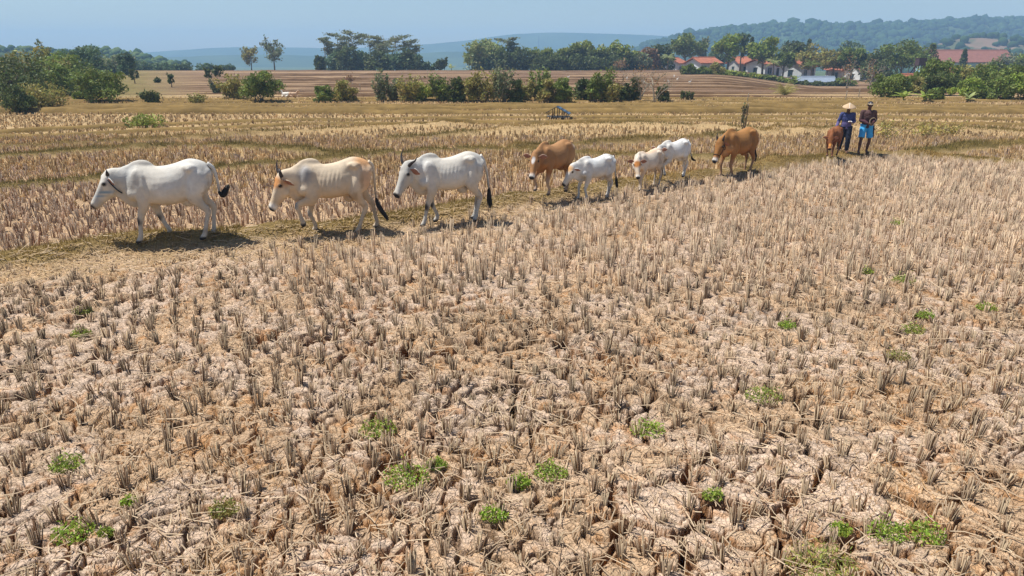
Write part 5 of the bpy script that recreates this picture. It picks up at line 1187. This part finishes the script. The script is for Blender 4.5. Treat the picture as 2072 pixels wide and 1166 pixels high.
scatter('rice_stubble', P[nearm], rot[nearm], sxy[nearm], sz[nearm], var_hi, RS.randint(0, 16, nearm.sum()), tint[nearm], M_STRAW, 'grey-tan cut rice stubble covering the near half of the paddy')
scatter('tall_rice_stubble', P[farm], rot[farm], sxy[farm], sz[farm], var_lo, RS.randint(0, 12, farm.sum()), tint[farm], M_STRAW, 'taller pale rice stubble in the back of the near paddy')
# paddies beyond the cattle
pink = (np.array(lin(206, 180, 154)), np.array(lin(230, 210, 184)), np.array(lin(170, 138, 112))); gold = (np.array(lin(210, 180, 132)), np.array(lin(228, 204, 160)), np.array(lin(176, 146, 104)))
x, y = grid(.225, 9, 27, .42, .04, RS); d1, _ = line_d(LINES[0], x, y); hgt, bund, _, idx = land(x, y); k = (d1 > .4) & (bund < .10) & (RS.rand(len(x)) < .93); x, y, hgt, idx = x[k], y[k], hgt[k], idx[k]
P = np.stack([x, y, hgt-.01], 1); h01 = np.mod(np.sin(idx*12.9898)*43758.5453, 1.0); n = len(x)
gold_t = sst(13, 20, y)*.75
def sc(name, m, cols, label, st=6, rad=.012, hh=(.13, .2)):
    vs_ = [clump_variant(300+i, st, .055, RS.uniform(*hh), splay=RS.uniform(.15, .5), rad=rad, bent=1, cols=cols) for i in range(8)]; q = m.sum()
    scatter(name, P[m], RS.uniform(0, 6.28, q), RS.uniform(.8, 1.2, q), RS.uniform(.75, 1.3, q), vs_, RS.randint(0, 8, q), np.ones((q, 3))*RS.uniform(.8, 1.2, (q, 1)), M_STRAW, label)
g = RS.rand(n) < gold_t
sc('middle_rice_stubble', ~g, pink, 'pinkish-grey rice stubble in the paddies behind the cattle'); sc('golden_rice_stubble', g, gold, 'golden rice stubble in the paddies behind the cattle')
x, y = grid(.33, 27, 47, .42, .05, RS); hgt, bund, _, idx = land(x, y); k = (bund < .10) & (RS.rand(len(x)) < .9); x, y, hgt = x[k], y[k], hgt[k]; P = np.stack([x, y, hgt-.01], 1)
sc('far_rice_stubble', np.ones(len(x), bool), gold, 'golden rice stubble on the farther terraces', 3, .024, (.10, .17))

def blades(name, P, h, w, cols, lean, mat, label, cat='grass', rs=RS):
    n = len(P); a = rs.uniform(0, 6.283, n); ln = rs.normal(size=(n, 2))*lean[:, None] if hasattr(lean, '__len__') else rs.normal(size=(n, 2))*lean
    s = np.stack([np.cos(a), np.sin(a), np.zeros(n)], 1)*(w*.5)[:, None]; t = P+np.stack([ln[:, 0]*h, ln[:, 1]*h, h], 1); mid_ = P+np.stack([ln[:, 0]*h*.35, ln[:, 1]*h*.35, h*.6], 1)
    V = np.stack([P-s*1.1, P+s*1.1, t], 1); F = np.arange(n*3).reshape(n, 3)
    o = link(name, mesh_np(name, V.reshape(-1, 3), F, np.repeat(cols, 3, 0), mat, False)); tag(o, label, cat, kind='stuff')
def mixcol(n, a, b, rs=RS, var=.2):
    t = rs.rand(n, 1); return (np.array(a)*(1-t)+np.array(b)*t)*rs.uniform(1-var, 1+var, (n, 1))
Ps = []; hs2 = []; ws = []; cs2 = []
for i, l in enumerate(LINES[:14]):
    Lx, Ly = l['X'], l['Y']; vis = np.abs(Lx) < .85*Ly+1; Lx, Ly = Lx[vis], Ly[vis]
    seg = np.hypot(np.diff(Lx), np.diff(Ly)); tot = seg.sum(); dist = Ly.mean()
    dens = 620 if i == 0 else 260 if i < 5 else 150 if i < 9 else 60
    n = int(tot*dens); cum = np.concatenate([[0], np.cumsum(seg)]); t = RS.uniform(0, tot, n); px_ = np.interp(t, cum, Lx); py_ = np.interp(t, cum, Ly)
    off = RS.normal(size=n)*l['w']*(.55 if i else .62); px_ = px_+RS.normal(size=n)*.05; py_ = py_+off
    keep = fbm(px_*1.1, py_*1.1, 81+i, 2) > .33; px_, py_ = px_[keep], py_[keep]; n = len(px_)
    hz_ = land(px_, py_)[0]; Ps.append(np.stack([px_, py_, hz_-.01], 1)); k_ = 1+np.clip((dist-12)/30, 0, 1.2)
    hs2.append(RS.uniform(.05, .17, n)*(.62 if i == 0 else 1)*(.6+.8*fbm(px_*.8, py_*.8, 83, 2))); ws.append(RS.uniform(.006, .012, n)*k_*1.4)
    green = sst(.4, .62, fbm(px_*.45, py_*.45, 85+i, 2))[:, None]
    if i >= 9: green = green*0+.9
    left = sst(-3, -6.5, px_)[:, None] if i == 0 else np.zeros((n, 1))
    cs2.append(mixcol(n, lin(200, 166, 104), lin(154, 128, 72))*(1-np.clip(green*.6+left*.4+.3*(i > 0), 0, 1))+(mixcol(n, lin(104, 98, 46), lin(126, 110, 54)) if i < 9 else mixcol(n, lin(112, 88, 52), lin(92, 76, 44)))*np.clip(green*.6+left*.4+.3*(i > 0), 0, 1))
blades('bund_grass', np.vstack(Ps), np.concatenate(hs2), np.concatenate(ws), np.vstack(cs2), .45, M_GRASS, 'dry olive and golden grass growing on the paddy bunds')
# straw strewn on the near paddy
n = 10500; x = RS.uniform(-1, 1, n); y = 2.6+RS.rand(n)**1.25*16; x = x*(.84*y+.5); d1, _ = line_d(LINES[0], x, y); k = d1 < .3; x, y = x[k], y[k]
n2 = 12000; x2 = RS.uniform(-12, 6, n2); yl = np.interp(x2, LINES[0]['X'], LINES[0]['Y']); y2 = yl-np.abs(RS.normal(size=n2))*1.5-.1; sm2 = strawmask(x2, y2); k = (RS.rand(n2) < sm2*1.1) & (y2 > 2.5); n1 = len(x); x = np.concatenate([x, x2[k]]); y = np.concatenate([y, y2[k]]); n = len(x)
ing = np.arange(n) >= n1
hgt = land(x, y)[0]+np.maximum(cracks(x, y)[0], -.015); L_ = RS.uniform(.05, .26, n)*(1-.35*ing); a = RS.uniform(0, 6.283, n); tl_ = RS.normal(size=n)*.16
d = np.stack([np.cos(a)*np.cos(tl_), np.sin(a)*np.cos(tl_), np.sin(tl_)], 1); c0 = np.stack([x, y, hgt+.012+np.abs(np.sin(tl_))*L_*.45+RS.rand(n)*.012], 1)
sd = np.stack([-np.sin(a), np.cos(a), np.zeros(n)], 1); up = np.array([0, 0, 1.0]); wv = (RS.uniform(.0022, .0048, n)*(1+np.clip((y-6)/10, 0, .35)))[:, None]; be = (RS.normal(size=(n, 1))*.05*L_[:, None])*sd
rows = []
for t_, b_ in ((-.5, 0), (0, 1), (.5, 0)):
    q = c0+d*(L_*t_)[:, None]+be*b_; rows += [q-sd*wv, q+sd*wv, q+up*wv*1.1]
V = np.stack(rows, 1); B = np.arange(n)[:, None]*9; tri = []
for s_ in (0, 3):
    for k1, k2 in ((1, 2), (2, 0)): tri += [(s_+k1, s_+k2, s_+3+k2), (s_+k1, s_+3+k2, s_+3+k1)]
F = np.concatenate([B+np.array(t_) for t_ in tri], 0)
cc = mixcol(n, lin(216, 194, 162), lin(184, 158, 128), var=.16); cc[ing] = mixcol(ing.sum(), lin(204, 178, 136), lin(168, 142, 104), var=.22)
tag(link('loose_straw', mesh_np('loose_straw', V.reshape(-1, 3), F, np.repeat(cc, 9, 0), M_STRAW, False)), 'loose pale straw strewn over the cracked mud', 'straw', kind='stuff')
# fine dry grass in the near paddy
n = 46000; x = RS.uniform(-1, 1, n); y = 2.6+RS.rand(n)**1.1*9; x = x*(.84*y+.4); f_ = fbm(x*.9+4, y*.9, 96, 3); k = (f_ > .53) & (RS.rand(n) < sst(.53, .66, f_)); x, y = x[k], y[k]; n = len(x)
hgt = land(x, y)[0]+cracks(x, y)[0]; blades('dry_grass', np.stack([x, y, hgt-.004], 1), RS.uniform(.02, .075, n), RS.uniform(.003, .006, n), mixcol(n, lin(190, 146, 88), lin(166, 132, 82)), .7, M_GRASS, 'fine tan dry grass between the stubble clumps')
# green weeds
WEEDS = [(765, 874, 60, 'green weed left of the twin weeds, mid foreground'), (135, 944, 52, 'green weed at the far left of the foreground, upper one'), (150, 1084, 64, 'green weed in the lower left corner'), (214, 1084, 26, 'tiny green weed beside the lower left one'), (884, 944, 34, 'small green weed right above the wide weed'),
         (822, 972, 74, 'wide bright weed left of the foreground centre'), (1050, 980, 40, 'compact bright weed at the foreground centre'), (1114, 962, 54, 'taller darker weed right of the compact one'), (1000, 1046, 44, 'green weed below the foreground centre'), (1310, 874, 54, 'green weed right of the foreground centre'),
         (1545, 806, 56, 'green weed in the right middle foreground'), (1442, 1006, 34, 'small weed in the lower right middle'), (1660, 1150, 110, 'largest grassy green weed at the bottom edge'), (1790, 1082, 60, 'left one of two bright weeds in the lower right'), (1866, 1086, 66, 'right one of two bright weeds in the lower right'), (1700, 1076, 34, 'small weed left of the two bright lower right weeds'),
         (1817, 454, 22, 'small weed far up in the tall stubble at right'), (1828, 570, 34, 'weed in the stubble at middle right'), (168, 634, 30, 'upper one of two small weeds at the left'), (165, 678, 30, 'lower one of two small weeds at the left'), (456, 1036, 50, 'thin olive weed in the lower left middle'), (262, 1018, 26, 'tiny weed at the foot of a stubble clump, lower left'),
         (1815, 724, 40, 'faint weed right of the middle'), (1592, 662, 28, 'small weed in the right middle distance'), (1752, 552, 24, 'tiny weed left of the middle right weed'), (1996, 626, 30, 'weed near the right edge in the middle distance'), (1870, 642, 28, 'weed below the middle right weed'), (1846, 672, 36, 'weed further below the middle right weed')]
for u, v, w, l in WEEDS:
    p = gat(u, v, 0); p.z = float(land(np.array([p.x]), np.array([p.y]))[0][0]); dep = project(np.array([tuple(p)]))[2][0]; rad = w/FPX*dep*.6
    rs = np.random.RandomState(int(u+v)); n = int(260+rad*1700); rr = rad*np.sqrt(rs.rand(n)); a = rs.uniform(0, 6.28, n); grassy = 'grassy' in l
    hmax = rad*.75+.02; zt = np.abs(rs.normal(size=n))*.45*hmax*(1-.6*(rr/rad)**2)+.006
    lump = .5+fbm(np.cos(a)*rr*14+u, np.sin(a)*rr*14, 5, 2); k = rs.rand(n) < lump
    Pw = np.stack([np.cos(a)*rr*1.1, np.sin(a)*rr*.9, zt], 1)[k]
    dr = rs.rand()*.7 if 'bright' not in l else .1
    if 'thin' in l or 'faint' in l: dr = 1.0
    c = np.array(lin(140, 164, 58))*(1-dr)+np.array(lin(146, 140, 76))*dr
    V, F, C = leaves(rs, Pw, .011 if not grassy else .02, c, .35, asp=.55 if not grassy else .16, hue=.15)
    r = empty('weed', p, 0, l, 'weed', 'green weeds in the paddy'); link('leaves', mesh_np('leaves', V, F, C, M_LEAF, False), r)
    for i in range(7):
        t_ = Pw[rs.randint(len(Pw))]; MB().tube([(0, 0, -.01), tuple(t_*np.array([.5, .5, .8])), tuple(t_)], [.003, .0025, .0015], 4, 1).build('stem', M_LEAF_GREEN, r)
